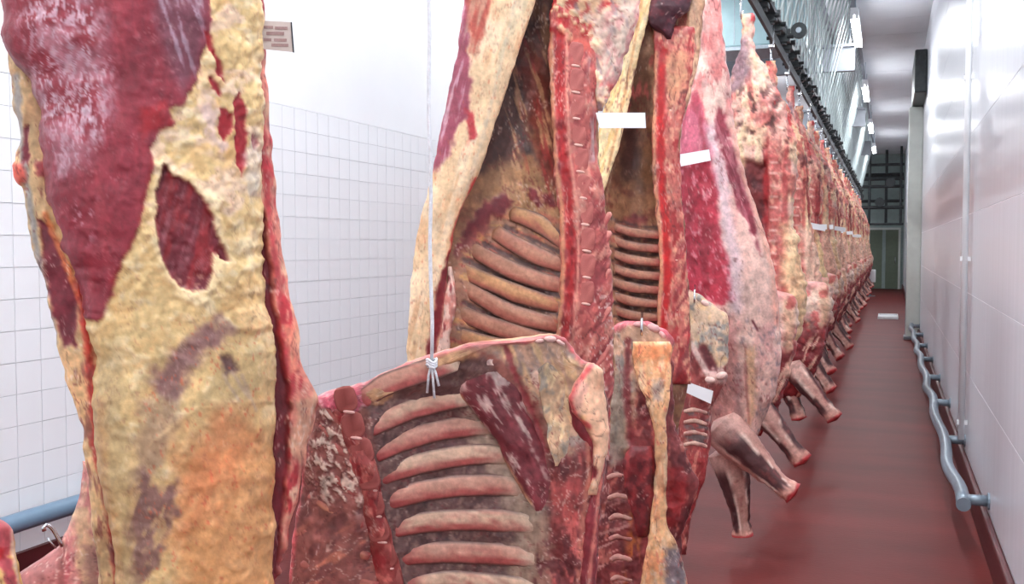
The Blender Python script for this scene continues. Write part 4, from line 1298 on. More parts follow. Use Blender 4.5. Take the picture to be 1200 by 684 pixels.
for k in range(10):
    py = 76 + k * 31.0
    px = np.interp(py, [60, 120, 190, 250, 300, 350, 400], [675, 676, 680, 686, 689, 688, 684])
    blob('vertebra', i2, px, py - 13, 18, 27, (178, 96, 90), 3, 0, .25, w=.047, power=4)
    blob('disc', i2, px - 1, py + 1, 11, 3.2, (226, 180, 168), 10, 0, .9, w=.050)
for k in range(8):
    py = 262 + k * 22.0
    rib(dict(i2), [(698, py + 14), (706, py + 2), (714, py - 12)], 8, (200, 116, 106), name='feather_bone', off=-.003, seed=k, flat=.4, n=10, style=dict(low=(160, 70, 70), edge=(160, 76, 74), left=(180, 90, 86), right=(206, 140, 128)))
# correct the feather bones' depth: they lie on the spine slab
for o in c2.children:
    if o.name.startswith('feather_bone'): o.location.y -= 0.018
# kidney fat and pelvis pieces at the top
def paint_pel(x, y, front, U, Z):
    P = Paint(x, y, (218, 176, 140), 54); P.mottle((176, 44, 48), 8, 14, 10, .0, .45, .85); P.mottle((236, 210, 170), 10, 10, 0, .1, .5, .8, .004, sd=3); P.mottle((120, 92, 100), 8, 20, -20, .3, .6, .8, sd=4)
    P.poly([(690, 20), (760, -20), (740, 80), (704, 110), (700, 60)], (206, 186, 178), 8, 8, 10, .7); P.mottle((196, 130, 126), 5, 30, 24, .1, .5, .7, mask=sstep(700, 716, x), sd=6); return P
loft('pelvis', fr2, zb2, [(640, -260), (644, -100), (650, 0), (666, 30), (690, 60), (698, 100), (700, 130)], [(690, -260), (736, -100), (752, 0), (742, 40), (728, 80), (714, 110), (706, 130)], [(-260, .02, .05), (0, .03, .05), (130, .012, .03)], c2, paint_pel, nf=60, nb=12, rows=110, wc=.03, cap=(30, 20), seed=24, rough=.006)
tg = paper('paper_tag', fr2, zb2, [(698, 132), (756, 132), (757, 150), (703, 150)], .07, c2, M['paper'])
trolley(RX, fr2.C[1], 0, 'rail hook carrying the open hindquarter, above the picture', 'hooks of the near quarters')

# ================================================================== third hindquarter, cavity half hidden
fr3 = Frame(px=762, d=4.0); zb3 = 0.85
c3 = root('beef_hindquarter', fr3, zb3, 'hindquarter with narrow rib cavity and dark purple lump, beside the white tag', 'meat')
C3B = [[(716, 284 + k * 16.2 - 12), (740, 284 + k * 16.2 - 4), (778, 284 + k * 16.2)] for k in range(-2, 8)]
def paint_c3(x, y, front, U, Z):
    P = Paint(x, y, (150, 108, 80), 61)
    P.mottle((116, 66, 54), 16, 10, 20, 0, .6, .7)
    P.poly([(736, 110), (760, 40), (772, 60), (776, 210), (756, 230), (730, 200)], (116, 84, 66), 8, 6, 12, .9)
    P.poly([(730, 140), (750, 120), (752, 190), (726, 220)], (74, 46, 42), 7, 6, 10, .9)
    P.poly([(748, 150), (770, 130), (776, 210), (756, 226)], (150, 104, 74), 7, 6, 10, .8)
    P.poly([(724, 262), (744, 252), (760, 256), (742, 272), (724, 280)], (118, 40, 48), 4, 4, 6, .9)
    rm = P.mask([(700, 260), (782, 262), (782, 420), (700, 420)], 8)
    P.mix(rm * .75, (190, 140, 112)); P.mottle((170, 86, 76), 12, 4, 10, .1, .5, .7, mask=rm, sd=5)
    ribs_paint(P, C3B[1:], 2.0, (84, 62, 60), -.003)
    # bone and fat above
    P.poly([(752, -130), (830, -130), (820, 80), (800, 150), (770, 160), (760, 60)], (214, 172, 140), 6, 6, 10, .9)
    P.mottle((196, 96, 92), 7, 18, 0, .1, .5, .7, mask=sstep(160, 120, y), sd=7)
    P.mix((~front) * 1.0, (216, 170, 140))
    return P
i3 = loft('body', fr3, zb3, [(770, -118), (756, -60), (748, 0), (736, 60), (722, 120), (706, 200), (700, 260), (698, 330), (700, 420), (712, 520)], [(800, -118), (822, -60), (826, 0), (818, 77), (806, 123), (797, 153), (797, 210), (802, 260), (806, 323), (809, 384), (808, 440), (790, 520)],
          [(-118, .03, .04), (0, .04, .12), (420, .03, .16), (520, .02, .1)], c3, paint_c3, nf=110, nb=20, rows=200, cap=(14, 30), dish=([(-60, 0), (60, .05), (150, .12), (420, .12), (520, .05)], (-0.1, 0.7)), p=9, seed=25)
for k, q in enumerate(C3B[:-1]):
    if k < 1: continue
    rib(i3, [(a, b + 8.1) for a, b in q], 12, (194, 142, 116), off=-.004, seed=120 + k, flat=.28, n=10, style=dict(low=(170, 92, 82), edge=(96, 70, 66), left=(150, 106, 80), right=(170, 70, 64)))
def paint_f3(x, y, front, U, Z):
    P = Paint(x, y, (240, 214, 166), 62); P.mottle((226, 180, 110), 6, 50, 20, .1, .6, .7); P.line([(752, 0), (742, 60), (728, 130), (712, 200)], (210, 150, 100), 1.6, 1.5, 1, .8); P.mix((~front) * .8, (190, 130, 100)); return P
loft('flank_flap', fr3, zb3, [(768, -100), (752, -30), (742, 20), (728, 60), (712, 110), (700, 160), (696, 215), (690, 260), (688, 420)], [(790, -100), (778, -30), (766, 0), (757, 31), (748, 65), (737, 123), (726, 172), (712, 212), (704, 240), (700, 260), (700, 420)], [(-100, .02, .03), (420, .02, .03)], c3, paint_f3, nf=50, nb=14, rows=150, wc=.06, cap=(20, 30), seed=26, edge=.002)
def paint_s3(x, y, front, U, Z):
    P = Paint(x, y, (190, 104, 94), 63); P.mottle((222, 160, 132), 6, 9, 0, 0, .5, .8); P.mottle((160, 44, 48), 6, 14, 10, .1, .5, .85, sd=4)
    P.line([(778, 60), (774, 110), (774, 200), (780, 260), (782, 323), (778, 384), (774, 430)], (182, 34, 36), 4.2, 2.5, 1.5, 1, -.004)
    P.line([(769, 60), (766, 130), (767, 210), (773, 270), (775, 330), (771, 390)], (214, 160, 118), 2, 2, 1, .7)
    P.mottle((140, 56, 60), 18, 4, -52, -.1, .35, .8, -.002, mask=sstep(270, 300, y) * sstep(788, 794, x), sd=9, octv=2)
    P.poly([(780, 60), (806, 60), (802, 110), (784, 126)], (214, 160, 120), 5, 5, 7, .7)
    return P
loft('spine', fr3, zb3, [(766, 30), (766, 100), (764, 150), (765, 210), (771, 270), (773, 323), (769, 384), (766, 450)], [(816, 30), (812, 77), (803, 123), (796, 160), (797, 210), (802, 260), (806, 323), (809, 384), (809, 450)], [(30, .02, .04), (450, .02, .04)], c3, paint_s3, nf=56, nb=10, rows=160, wc=.03, cap=(16, 20), seed=27, p=3)
for k in range(14):
    py = 128 + k * 19.5
    px = np.interp(py, [120, 210, 270, 330, 390], [785, 786, 791, 794, 793])
    blob('vertebra', i3, px, py - 8, 11, 17, (190, 106, 98), 3, 0, .4, w=.041, key='v3', power=4)
    blob('disc', i3, px, py + 1, 7, 2.4, (226, 186, 170), 8, 0, .9, w=.045, key='d3')
def paint_kd(x, y, front, U, Z):
    P = Paint(x, y, (66, 32, 42), 64); P.mottle((104, 40, 50), 8, 8, 0, .1, .6, .7); P.mottle((150, 60, 66), 5, 5, 0, .35, .6, .8, mask=sstep(26, 40, y), sd=4); return P
loft('purple_lump', fr3, zb3, [(770, -40), (762, -8), (758, 18), (762, 32), (774, 38), (782, 46)], [(806, -40), (812, -8), (806, 14), (792, 22), (788, 40), (786, 46)], [(-40, .03, .04), (10, .05, .04), (46, .02, .02)], c3, paint_kd, nf=40, nb=10, rows=60, wc=.05, cap=(10, 10), seed=28, rough=.004)
trolley(RX, fr3.C[1], 0, 'rail hook carrying the narrow-cavity hindquarter, above the picture', 'hooks of the near quarters')

# ================================================================== forequarter with long peach brisket strip
frB = Frame(px=755, d=3.76); zbB = 0.32
cB = root('beef_forequarter', frB, zbB, 'forequarter with a long peach-coloured brisket strip, second from the front', 'meat')
def paint_B(x, y, front, U, Z):
    P = Paint(x, y, (126, 56, 56), 71)
    P.mottle((90, 38, 42), 14, 20, 0, 0, .6, .7); P.mottle((190, 110, 96), 8, 18, 10, .2, .5, .7, sd=4)
    P.poly([(710, 380), (740, 372), (780, 376), (790, 410), (748, 420), (746, 480), (736, 530), (712, 520)], (196, 160, 132), 5, 5, 9, .9)
    P.mottle((128, 124, 122), 8, 18, -15, .1, .5, .8, mask=P.mask([(722, 390), (744, 400), (742, 520), (716, 520)], 6), sd=6)
    P.poly([(716, 440), (732, 436), (734, 530), (716, 550), (706, 500)], (150, 136, 122), 5, 5, 8, .8)
    P.line([(736, 400), (734, 460), (740, 520)], (120, 40, 46), 4, 3, 2, .8, -.004)
    P.mottle((206, 120, 50), 10, 30, 0, .2, .6, .7, mask=P.mask([(738, 600), (766, 610), (760, 720), (730, 720)], 8), sd=8)
    P.mottle((200, 150, 140), 3, 30, 70, .25, .55, .7, mask=sstep(560, 600, y) * sstep(746, 730, x), sd=9)
    P.poly([(780, 548), (800, 545), (806, 580), (792, 616), (782, 620)], (150, 38, 42), 5, 4, 8, .8)
    for a, b in zip([(716, 386), (735, 377), (760, 377), (778, 388)], [(735, 377), (760, 377), (778, 388), (788, 400)]):
        P.line([a, b], (206, 96, 110), 4, 3, 2, .8, .003)
    return P
iB = loft('body', frB, zbB, [(735, 376), (718, 382), (714, 420), (711, 480), (712, 530), (705, 580), (700, 640), (696, 720), (700, 740)], [(760, 376), (779, 388), (788, 398), (789, 445), (791, 500), (806, 540), (819, 562), (812, 590), (800, 620), (797, 650), (806, 700), (800, 740)], [(376, .02, .05), (450, .04, .1), (740, .04, .08)], cB, paint_B, nf=100, nb=18, rows=190, cap=(8, 20), seed=30, rough=.005, sm=3)
def paint_st(x, y, front, U, Z):
    P = Paint(x, y, (226, 176, 130), 72); P.mottle((236, 204, 168), 8, 20, 0, 0, .6, .7); P.mottle((206, 130, 90), 8, 30, 0, .2, .6, .6, sd=3)
    P.poly([(738, 400), (790, 400), (786, 420), (742, 420)], (222, 136, 88), 5, 5, 8, .8); P.poly([(762, 448), (776, 446), (776, 468), (764, 470)], (160, 140, 132), 4, 4, 6, .8)
    P.poly([(778, 640), (800, 640), (812, 740), (784, 740)], (110, 106, 122), 5, 5, 8, .8); P.line([(772, 500), (774, 560), (770, 620)], (214, 160, 122), 3, 3, 1, .5); P.mottle((206, 100, 84), 5, 8, 0, .5, .8, .5, sd=8); return P
loft('brisket_strip', frB, zbB, [(741, 400), (740, 410), (744, 430), (750, 455), (764, 488), (768, 520), (768, 549), (764, 590), (761, 620), (756, 650), (748, 690), (745, 740)], [(784, 400), (787, 408), (786, 430), (785, 455), (781, 488), (781, 520), (782, 549), (781, 590), (780, 612), (790, 630), (798, 650), (806, 690), (808, 740)], [(400, .016, .03), (500, .03, .03), (740, .035, .03)], cB, paint_st, nf=56, nb=12, rows=150, wc=.045, cap=(6, 20), seed=31, sm=3)
def paint_sm(x, y, front, U, Z):
    P = Paint(x, y, (112, 36, 40), 73); P.mottle((150, 56, 56), 8, 16, 10, 0, .6, .7); P.mottle((74, 26, 30), 10, 14, 0, .2, .6, .7, sd=3); return P
loft('shoulder_muscle', frB, zbB, [(738, 520), (729, 540), (731, 570), (740, 600), (748, 630)], [(764, 520), (768, 540), (768, 570), (765, 600), (758, 630)], [(520, .03, .03), (630, .03, .03)], cB, paint_sm, nf=36, nb=10, rows=60, wc=.03, cap=(16, 20), seed=32)
for k in range(6):
    rib(iB, [(712 + k, 560 + k * 24), (724, 556 + k * 24), (740, 560 + k * 24)], 7, (190, 140, 128), off=.0, other=(150, 70, 70), seed=k, n=6)
for (a, b, s, r) in ((766, 384, 16, 20), (776, 392, 10, 50), (748, 380, 12, 0)):
    blob('fat_lump', iB, a, b, s, s * .6, (222, 170, 168), r, 0, .9, key='flB', power=2)
shook(frB, 752, 386, 'steel S-hook linking the peach-stripped forequarter to the quarter behind it')

# ================================================================== forequarter with tag on its ribs
frC = Frame(px=824, d=4.9); zbC = 0.42
cC = root('beef_forequarter', frC, zbC, 'small pale forequarter with a crooked white tag, left of the pink whole side', 'meat')
def paint_C(x, y, front, U, Z):
    P = Paint(x, y, (156, 76, 72), 81)
    P.mottle((112, 44, 48), 10, 18, 10, 0, .6, .7)
    fm = P.poly([(800, 338), (820, 342), (842, 360), (856, 364), (856, 410), (848, 432), (830, 424), (812, 404), (804, 380)], (214, 184, 156), 4, 4, 8, 1)
    P.mottle((140, 140, 138), 10, 10, 0, .1, .5, .8, mask=fm, sd=4); P.mottle((222, 186, 140), 8, 12, 0, .2, .6, .7, mask=fm, sd=5)
    P.line([(812, 406), (822, 424), (834, 444)], (230, 200, 190), 3.5, 2, 1, .9, .004); P.line([(824, 408), (836, 432)], (90, 30, 38), 5, 3, 1, .9, -.006)
    P.poly([(824, 436), (846, 430), (853, 440), (848, 450), (830, 450)], (230, 190, 180), 3, 3, 5, .9, .006)
    P.mottle((96, 92, 92), 14, 4, 10, -.1, .3, .85, mask=P.mask([(804, 476), (834, 480), (826, 530), (800, 530)], 5), sd=7)
    P.poly([(796, 540), (830, 520), (840, 560), (812, 610), (796, 610)], (170, 60, 62), 6, 5, 8, .7); P.mottle((220, 150, 130), 5, 18, 20, .2, .5, .7, mask=sstep(500, 520, y), sd=9)
    return P
iC = loft('body', frC, zbC, [(803, 339), (800, 360), (798, 420), (796, 470), (794, 530), (786, 580), (784, 620), (792, 650)], [(808, 339), (822, 345), (842, 361), (853, 367), (853, 407), (852, 440), (846, 456), (834, 480), (832, 520), (826, 560), (812, 600), (804, 650)], [(339, .015, .04), (420, .03, .08), (650, .03, .05)], cC, paint_C, nf=80, nb=14, rows=150, cap=(6, 20), seed=33, rough=.005, sm=3)
for k in range(4):
    rib(iC, [(802, 482 + k * 13), (814, 480 + k * 13), (828, 484 + k * 13)], 6, (206, 166, 150), off=.002, other=(150, 90, 86), seed=k, n=6)
for (a, b, s, r) in ((845, 440, 15, -20), (832, 445, 13, 10), (826, 355, 11, 30)):
    blob('fat_lump', iC, a, b, s, s * .6, (226, 190, 180), r, 0, .9, key='flC', power=2)
paper('paper_tag', frC, zbC, [(802, 446), (836, 458), (833, 473), (802, 459)], .075, cC, M['paper'])
shook(frC, 814, 350, 'steel S-hook linking the small pale forequarter to its neighbour behind')

# ================================================================== whole pink side with two shanks
frE = Frame(px=856, d=5.2); zbE = 0.28
cE = root('beef_carcass', frE, zbE, 'large pink beef side with crimson muscle, white tag and two dangling shanks', 'meat')
def paint_E(x, y, front, U, Z):
    P = Paint(x, y, (214, 174, 162), 91)
    P.mottle((226, 190, 176), 20, 40, 0, 0, .6, .6); P.mottle((196, 140, 136), 14, 40, 12, .1, .6, .6, sd=4)
    # upper leg, pink with red specks
    up = sstep(150, 110, y)
    P.mottle((206, 110, 108), 9, 22, 0, -.1, .5, .8, mask=up, sd=5); P.mottle((236, 206, 190), 8, 16, 0, .1, .5, .7, mask=up, sd=6)
    P.poly([(822, 10), (846, 10), (846, 70), (832, 80)], (206, 120, 116), 6, 6, 8, .7)
    # crimson round
    m = P.poly([(817, 108), (826, 140), (832, 168), (840, 220), (842, 250), (850, 290), (858, 312), (858, 350), (846, 362), (824, 352), (800, 345), (780, 300), (780, 200), (796, 150)], (166, 44, 62), 4, 4, 10, 1)
    P.poly([(817, 108), (830, 160), (832, 185), (796, 190), (790, 160)], (182, 96, 116), 5, 4, 10, .85, mod=m)
    P.mottle((214, 130, 140), 4, 7, 0, .38, .62, .8, mask=m, sd=9); P.mottle((140, 34, 50), 14, 40, 0, .1, .6, .6, mask=m, sd=10)
    # silver edge
    P.line([(832, 150), (846, 210), (852, 260), (862, 310), (862, 360)], (206, 182, 190), 7, 6, 3, .75)
    # dark cleft
    P.poly([(842, 118), (835, 150), (850, 184), (864, 240), (878, 262), (892, 300), (884, 250), (870, 205), (860, 175), (850, 135)], (126, 42, 56), 3, 3, 9, .95, -.008)
    P.mottle((190, 120, 128), 4, 30, -20, .1, .5, .6, mask=P.mask([(842, 118), (835, 150), (864, 240), (892, 300), (870, 205)], 3), sd=11)
    P.line([(862, 150), (874, 200), (890, 250), (906, 310), (912, 380)], (222, 160, 140), 5, 4, 2, .8)
    # lower cheek
    P.mottle((140, 120, 124), 5, 6, 0, .42, .65, .7, mask=sstep(340, 370, y), sd=12)
    P.poly([(874, 410), (884, 406), (886, 480), (876, 500)], (222, 180, 140), 4, 3, 8, .8); P.poly([(860, 430), (870, 430), (868, 490), (858, 480)], (150, 116, 116), 4, 3, 8, .7)
    P.line([(873, 404), (874, 450), (878, 496)], (170, 110, 104), 1.6, 1.4, 1, .8, -.004)
    P.line([(882, 376), (888, 386)], (110, 50, 60), 1.6, 1, .5, .9, -.004)
    P.poly([(800, 360), (856, 370), (866, 500), (820, 540), (800, 480)], (196, 128, 122), 8, 6, 12, .6)
    return P
iE = loft('body', frE, zbE, [(822, -30), (818, 14), (816, 60), (812, 100), (800, 140), (794, 182), (792, 240), (792, 300), (796, 340), (806, 380), (818, 430), (828, 470), (834, 510), (850, 540)], [(840, -30), (846, 14), (847, 40), (855, 91), (860, 140), (867, 182), (875, 211), (889, 253), (906, 306), (912, 350), (915, 395), (915, 431), (908, 465), (896, 488), (888, 510), (872, 540)],
          [(-30, .03, .03), (60, .06, .07), (200, .12, .14), (400, .15, .16), (540, .06, .06)], cE, paint_E, nf=110, nb=24, rows=210, cap=(10, 20), seed=35, rough=.004)
def shank(fr, zb, root_, pxs, w, rad, seed, mat=None):
    P = fr.pt(np.array([q[0] for q in pxs], float), np.array([q[1] for q in pxs], float), np.array(w, float))
    def colf(S, TH, V):
        a = fbm(S * 3, np.cos(TH) * 2.4, np.sin(TH) * 2.4, seed, 3); b2 = fbm(S * 9, TH * 0 + np.cos(TH) * 5, np.sin(TH) * 5, seed + 9, 3)
        st = np.sin(2.5 * TH + seed * 1.3) + .7 * a
        c = np.array((188, 140, 128.0)) * np.ones(S.shape + (1,))
        def mx(c, m, col): return c * (1 - m[..., None]) + np.array(col, float) * m[..., None]
        c = mx(c, sstep(-.25, .15, st) * .95, (74, 42, 44))
        c = mx(c, sstep(.3, .6, b2) * .5, (140, 70, 66))
        c = mx(c, sstep(.22, .08, np.abs(st + .2)) * .9, (232, 204, 190))
        c = mx(c, sstep(.26, .08, S + .1 * a) * .85, (206, 160, 148))
        c = mx(c, sstep(.80, .9, S + .06 * a) * .9, (216, 158, 142))
        c = mx(c, sstep(.92, .96, S + .03 * a) * .95, (166, 44, 48))
        return c + (a * 16)[..., None]
    return sweep('shank', fr, zb, P, rad, np.array(rad) * .9, root_, colf, mat or M['meat'], n=32, seed=seed, rough=.005, sub=14, closed_taper=(.5, .25))
shank(frE, zbE, cE, [(846, 500), (868, 522), (892, 546), (912, 565), (930, 578)], [.06, .1, .13, .15, .16], [.115, .10, .068, .046, .058], 3)
shank(frE, zbE, cE, [(852, 530), (860, 560), (866, 590), (869, 612), (871, 627)], [-.02, .0, .01, .02, .02], [.10, .085, .056, .044, .056], 6)
paper('paper_tag', frE, zbE, [(795, 181), (831, 175), (833, 188), (798, 195)], .16, cE, M['paper'])
trolley(RX, frE.C[1], 0, 'rail hook carrying the large pink beef side', 'hooks of the near quarters')

# ================================================================== the long row
def make_hq(v):
    fr = Frame(xy=(0, 0), face=(0, 1)); zb = 0.85
    r = empty('beef_hindquarter', (0, 0, zb))
    sd = 200 + v * 10
    jit = [0.0, 0.03, -0.02, 0.015][v]
    def pt(x, y, front, U, Z):
        P = Paint(x, y, [(220, 176, 158), (222, 178, 142), (210, 158, 142), (220, 170, 136)][v], sd, unit=.01)
        P.mottle((232, 198, 160), 6, 8, 0, 0, .5, .8, .004); P.mottle((180, 66, 66), 5, 14, 8, .1, .5, .6, sd=3)
        up = sstep(1.9, 2.2, y)
        P.mottle((84, 48, 46), 4, 5, 0, .22, .5, .9, -.010, mask=up * sstep(2.75, 2.5, y), sd=5)
        P.mottle((226, 150, 140), 6, 10, 0, .1, .5, .7, mask=sstep(2.2, 2.5, y), sd=6)
        P.mottle((170, 40, 46), 6, 9, 0, .35, .6, .8, mask=sstep(2.3, 2.5, y), sd=7)
        P.poly([(-.2, 3.0), (-.09, 3.0), (-.06, 2.66), (-.18, 2.55)], (142, 112, 122), 3, 2, 5, .85, mod=sstep(2.95, 2.88, y))
        mid = sstep(1.1, 1.3, y) * sstep(2.4, 2.1, y)
        P.mottle((124, 32, 38), 2.6, 45, 3, .12, .42, .85, -.006, mask=mid, sd=91)
        P.mottle((240, 214, 174), 3.2, 40, -4, .2, .5, .85, .006, mask=mid, sd=92)
        # cavity and ribs on the front
        fm = front * 1.0
        cav = P.mask([(-.24, 1.95), (-.1, 2.15), (.04, 2.1), (.07, 1.8), (.07, .9), (-.28, .9)], 2) * fm
        P.mix(cav, (112, 46, 46), -.03); P.mottle((76, 30, 34), 8, 10, 0, .0, .5, .7, mask=cav, sd=8)
        st = .5 + .5 * np.sin((y + .15 * x) * 2 * np.pi / .058)
        rb = cav * sstep(1.72, 1.6, y)
        P.mix(rb * st * .85, (200, 142, 118), .008); P.mix(rb * (1 - st) * .6, (86, 50, 50))
        # spine
        sp = [(.09, 2.3), (.085, 2.0), (.08, 1.6), (.09, 1.2), (.1, .9)]
        fm = fm * sstep(2.38, 2.1, y)
        P.line(sp, (186, 96, 90), 4.0, 1.6, 1.6, .95, .012, mod=fm); P.mottle((222, 170, 146), 3, 4, 0, .05, .5, .7, mask=fm * sstep(.06, .04, np.abs(x - .09)), sd=31)
        st2 = sstep(.75, .95, np.sin(y * 2 * np.pi / .07))
        P.line(sp, (230, 180, 166), 2.4, .6, .2, .9, .004, mod=fm * st2)
        P.line([(a - .045, b) for a, b in sp], (150, 34, 38), 1.5, 1.0, 1.2, .9, -.005, mod=fm)
        P.line([(a + .06, b) for a, b in sp], (170, 60, 62), 1.6, 1, .6, .7, mod=fm)
        # pale flap at the left
        P.poly([(-.3, 2.1), (-.08, 2.38), (-.09, 2.0), (-.13, 1.6), (-.19, 1.2), (-.3, 1.1)], (234, 204, 164), 2, 2, 8, .9, .012)
        # pale lower cheek at the right
        P.poly([(.12, 1.75), (.3, 1.6), (.4, 1.2), (.3, .8), (.14, .9), (.15, 1.3)], [(226, 190, 146), (222, 180, 160), (232, 200, 150), (216, 166, 146)][v], 4, 3, 10, .85, .008)
        bk = 1 - front * 1.0
        P.mottle((226, 192, 160), 12, 30, 0, -.2, .5, .7, mask=bk, sd=12)
        return P
    A = [(3.07, -.13, -.07), (2.97, -.135, -.065), (2.85, -.145, -.06), (2.72, -.18, .01), (2.5, -.24, .12), (2.25, -.26, .19), (2.0, -.26, .2), (1.8, -.24, .18), (1.6, -.25, .21), (1.35, -.28, .26), (1.12, -.27, .25), (.98, -.18, .2), (.86, -.05, .1)]
    loft('body', fr, zb, [(a - jit * .5, z) for z, a, b in A], [(b + jit * (z < 2), z) for z, a, b in A], [(.86, .05, .05), (1.2, .1, .13), (1.8, .1, .13), (2.2, .13, .15), (2.5, .12, .12), (2.7, .07, .07), (3.07, .03, .03)], r, pt, M['meat_far'], nf=80, nb=26, rows=170, metres=True, cap=(.05, .12), p=3, rough=.010, bumpf=14, edge=.012, seed=sd, sm=9, detail=.55)
    return r

def make_fq(v):
    fr = Frame(xy=(0, 0), face=(0, 1)); zb = 0.3
    r = empty('beef_forequarter', (0, 0, zb))
    sd = 300 + v * 10
    def pt(x, y, front, U, Z):
        P = Paint(x, y, [(206, 160, 146), (196, 130, 122), (216, 172, 140)][v], sd, unit=.01)
        P.mottle((236, 208, 186), 6, 10, 0, .0, .5, .8, .004); P.mottle((160, 52, 56), 5, 12, 20, .05, .5, .9, sd=3)
        P.mottle((120, 104, 104), 5, 7, 0, .3, .6, .6, sd=4)
        P.poly([(-.3, 1.4), (.3, 1.4), (.3, 1.12), (.1, 1.0), (-.3, 1.08)], (226, 196, 182), 6, 6, 10, .7, .006)
        P.poly([(-.3, 1.0), (.1, .96), (.3, 1.05), (.3, .4), (-.3, .4)], (120, 40, 46), 6, 6, 12, .85)
        P.line([(.2, 1.3), (.2, 1.0), (.14, .7)], (224, 176, 140), 3, 2, 1, .7, .008)
        P.poly([(-.3, .98), (.02, .94), (.3, 1.02), (.3, .4), (-.3, .4)], (116, 34, 40), 5, 7, 9, .85)
        P.mottle((226, 184, 160), 2.2, 18, -25, .22, .45, .85, .004, mask=sstep(1.05, .9, y), sd=6)
        P.line([(-.3, 1.3), (.25, 1.33)], (214, 140, 136), 3, 3, 2, .7, .003)
        P.mottle((176, 56, 58), 7, 9, 0, .4, .6, .6, sd=8)
        return P
    A = [(1.34, -.1, .12), (1.31, -.2, .22), (1.22, -.23, .26), (1.05, -.24, .25), (.85, -.25, .21), (.68, -.22, .17), (.55, -.15, .12), (.47, -.06, .06)]
    loft('body', fr, zb, [(a, z) for z, a, b in A], [(b, z) for z, a, b in A], [(.47, .05, .05), (.8, .1, .1), (1.2, .08, .09), (1.34, .04, .04)], r, pt, M['meat_far'], nf=60, nb=20, rows=100, metres=True, cap=(.03, .1), p=3, rough=.014, bumpf=12, edge=.014, seed=sd, sm=5, detail=.55)
    def colf(S, TH, V):
        a = fbm(S * 3, np.cos(TH) * 2.4, np.sin(TH) * 2.4, sd, 3); b2 = fbm(S * 9, TH * 0 + np.cos(TH) * 5, np.sin(TH) * 5, sd + 9, 3)
        st = np.sin(2.5 * TH + sd * 1.3) + .7 * a
        c = np.array((188, 140, 128.0)) * np.ones(S.shape + (1,))
        def mx(c, m, col): return c * (1 - m[..., None]) + np.array(col, float) * m[..., None]
        c = mx(c, sstep(-.25, .15, st) * .95, (74, 42, 44))
        c = mx(c, sstep(.3, .6, b2) * .5, (140, 70, 66))
        c = mx(c, sstep(.22, .08, np.abs(st + .2)) * .9, (232, 204, 190))
        c = mx(c, sstep(.26, .08, S + .1 * a) * .85, (206, 160, 148))
        c = mx(c, sstep(.80, .9, S + .06 * a) * .9, (216, 158, 142))
        c = mx(c, sstep(.92, .96, S + .03 * a) * .95, (166, 44, 48))
        return c
    sweep('shank', fr, zb, [(.0, .05, .72), (.1, .1, .58), (.19, .14, .46), (.27, .17, .36)], [.085, .07, .05, .06], [.08, .065, .048, .045], r, colf, M['meat_far'], n=20, seed=v, rough=.006, sub=9, closed_taper=(.5, .3))
    if v != 1:
        sweep('shank', fr, zb, [(-.08, -.03, .7), (-.02, -.02, .55), (.03, -.01, .42), (.06, .0, .32)], [.08, .066, .046, .058], [.075, .06, .046, .045], r, colf, M['meat_far'], n=20, seed=v + 5, rough=.006, sub=9, closed_taper=(.5, .3))
    return r

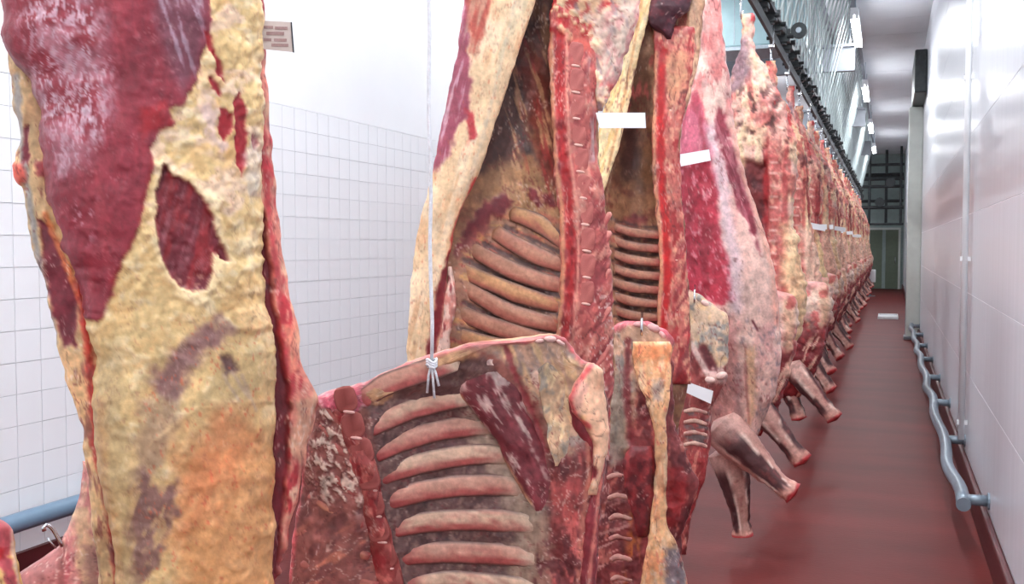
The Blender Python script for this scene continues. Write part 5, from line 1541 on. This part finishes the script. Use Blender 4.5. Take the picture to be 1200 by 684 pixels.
HQ = [make_hq(v) for v in range(4)]
FQ = [make_fq(v) for v in range(3)]
HQU = [False] * 4; FQU = [False] * 3
PT = MB().box(-0.075, 0.075, -0.001, 0.001, -0.026, 0.026).build('paper_tag', M['paper'], None)
def place(proto, used, v, loc, rz, sc=1.0):
    if not used[v]:
        r = proto[v]; used[v] = True
    else:
        r = proto[v].copy(); COL.objects.link(r)
        for ch in proto[v].children:
            if not ch.name.startswith('paper_tag'): dup(ch, r)
    r.location = (loc[0], loc[1], r.location[2]); r.rotation_euler = (0, 0, rz); r.scale = (sc, sc, 1)
    return r
ordn = ['first', 'second', 'third', 'fourth', 'fifth', 'sixth', 'seventh', 'eighth', 'ninth', 'tenth']
ystn = [6.55, 8.3]
while ystn[-1] < 34.5: ystn.append(ystn[-1] + (1.35 if ystn[-1] < 12 else 1.15))
ptu = False
for k, y in enumerate(ystn):
    rz = math.radians(random.uniform(-14, 12)) + (math.radians(8) if k < 3 else 0)
    x = -0.79 + random.uniform(-.025, .025) + (.015 if k == 0 else 0)
    h = place(HQ, HQU, k % 4, (x, y), rz, random.uniform(.95, 1.06))
    if k < 8:
        lab = ordn[k] + ' beef hindquarter behind the pink side, counted down the rail' if k else 'beef hindquarter hung by a thin pale hock just behind the pink side'
    else:
        lab = 'small distant beef hindquarter in the far crowded stretch of the row'
    tag(h, lab, 'meat', 'hindquarters of the long row')
    if k >= 2 and k < 14 and k != 9:
        t = PT if not ptu else dup(PT, None)
        ptu = True
        t.parent = h
        t.location = (.14 + random.uniform(-.02, .05), -.17, 1.80 - .85 + random.uniform(-.03, .03)); t.rotation_euler = (0, math.radians(random.uniform(-12, 14)), math.radians(random.uniform(-10, 25)))
    trolley(RX, y, 0, 'shiny rail hook above the ' + (ordn[k] + ' hindquarter behind the pink side' if k < 8 else 'far crowded stretch of the row'), 'hooks of the long row')
    # forequarter hung in front of it
    if k >= 0:
        f = place(FQ, FQU, (k + 1) % 3, (x + (.0 if k == 0 else .07 if k != 1 else .13), y - (.48 if k != 1 else .62)), math.radians(random.uniform(-20, 15)), random.uniform(.92, 1.05) + (.1 if k == 1 else 0))
        if k == 0: lab = 'forequarter mostly hidden behind the pink side, red shank ends peeping out'
        elif k == 1: lab = 'forequarter with a pale ragged top, between the pink side and the tagged quarters'
        elif k < 8: lab = ordn[k] + ' hanging forequarter beyond the pink side, shanks toward the aisle'
        else: lab = 'small distant forequarter low in the far crowded stretch of the row'
        tag(f, lab, 'meat', 'forequarters of the long row')
        e = empty('rope', (f.location[0] - .02, f.location[1], 1.28))
        MB().tube([(0, 0, -.12), (.004, .03, .1), (-.06, h.location[1] - f.location[1] - .04, .45)], .003, 6).build('cord', M['rope'], e, smooth=True)
        tag(e, 'thin white rope holding ' + ('the ' + ordn[k] + ' forequarter beyond the pink side' if k < 8 else 'a distant forequarter in the row'), 'rope', 'ropes of the long row')
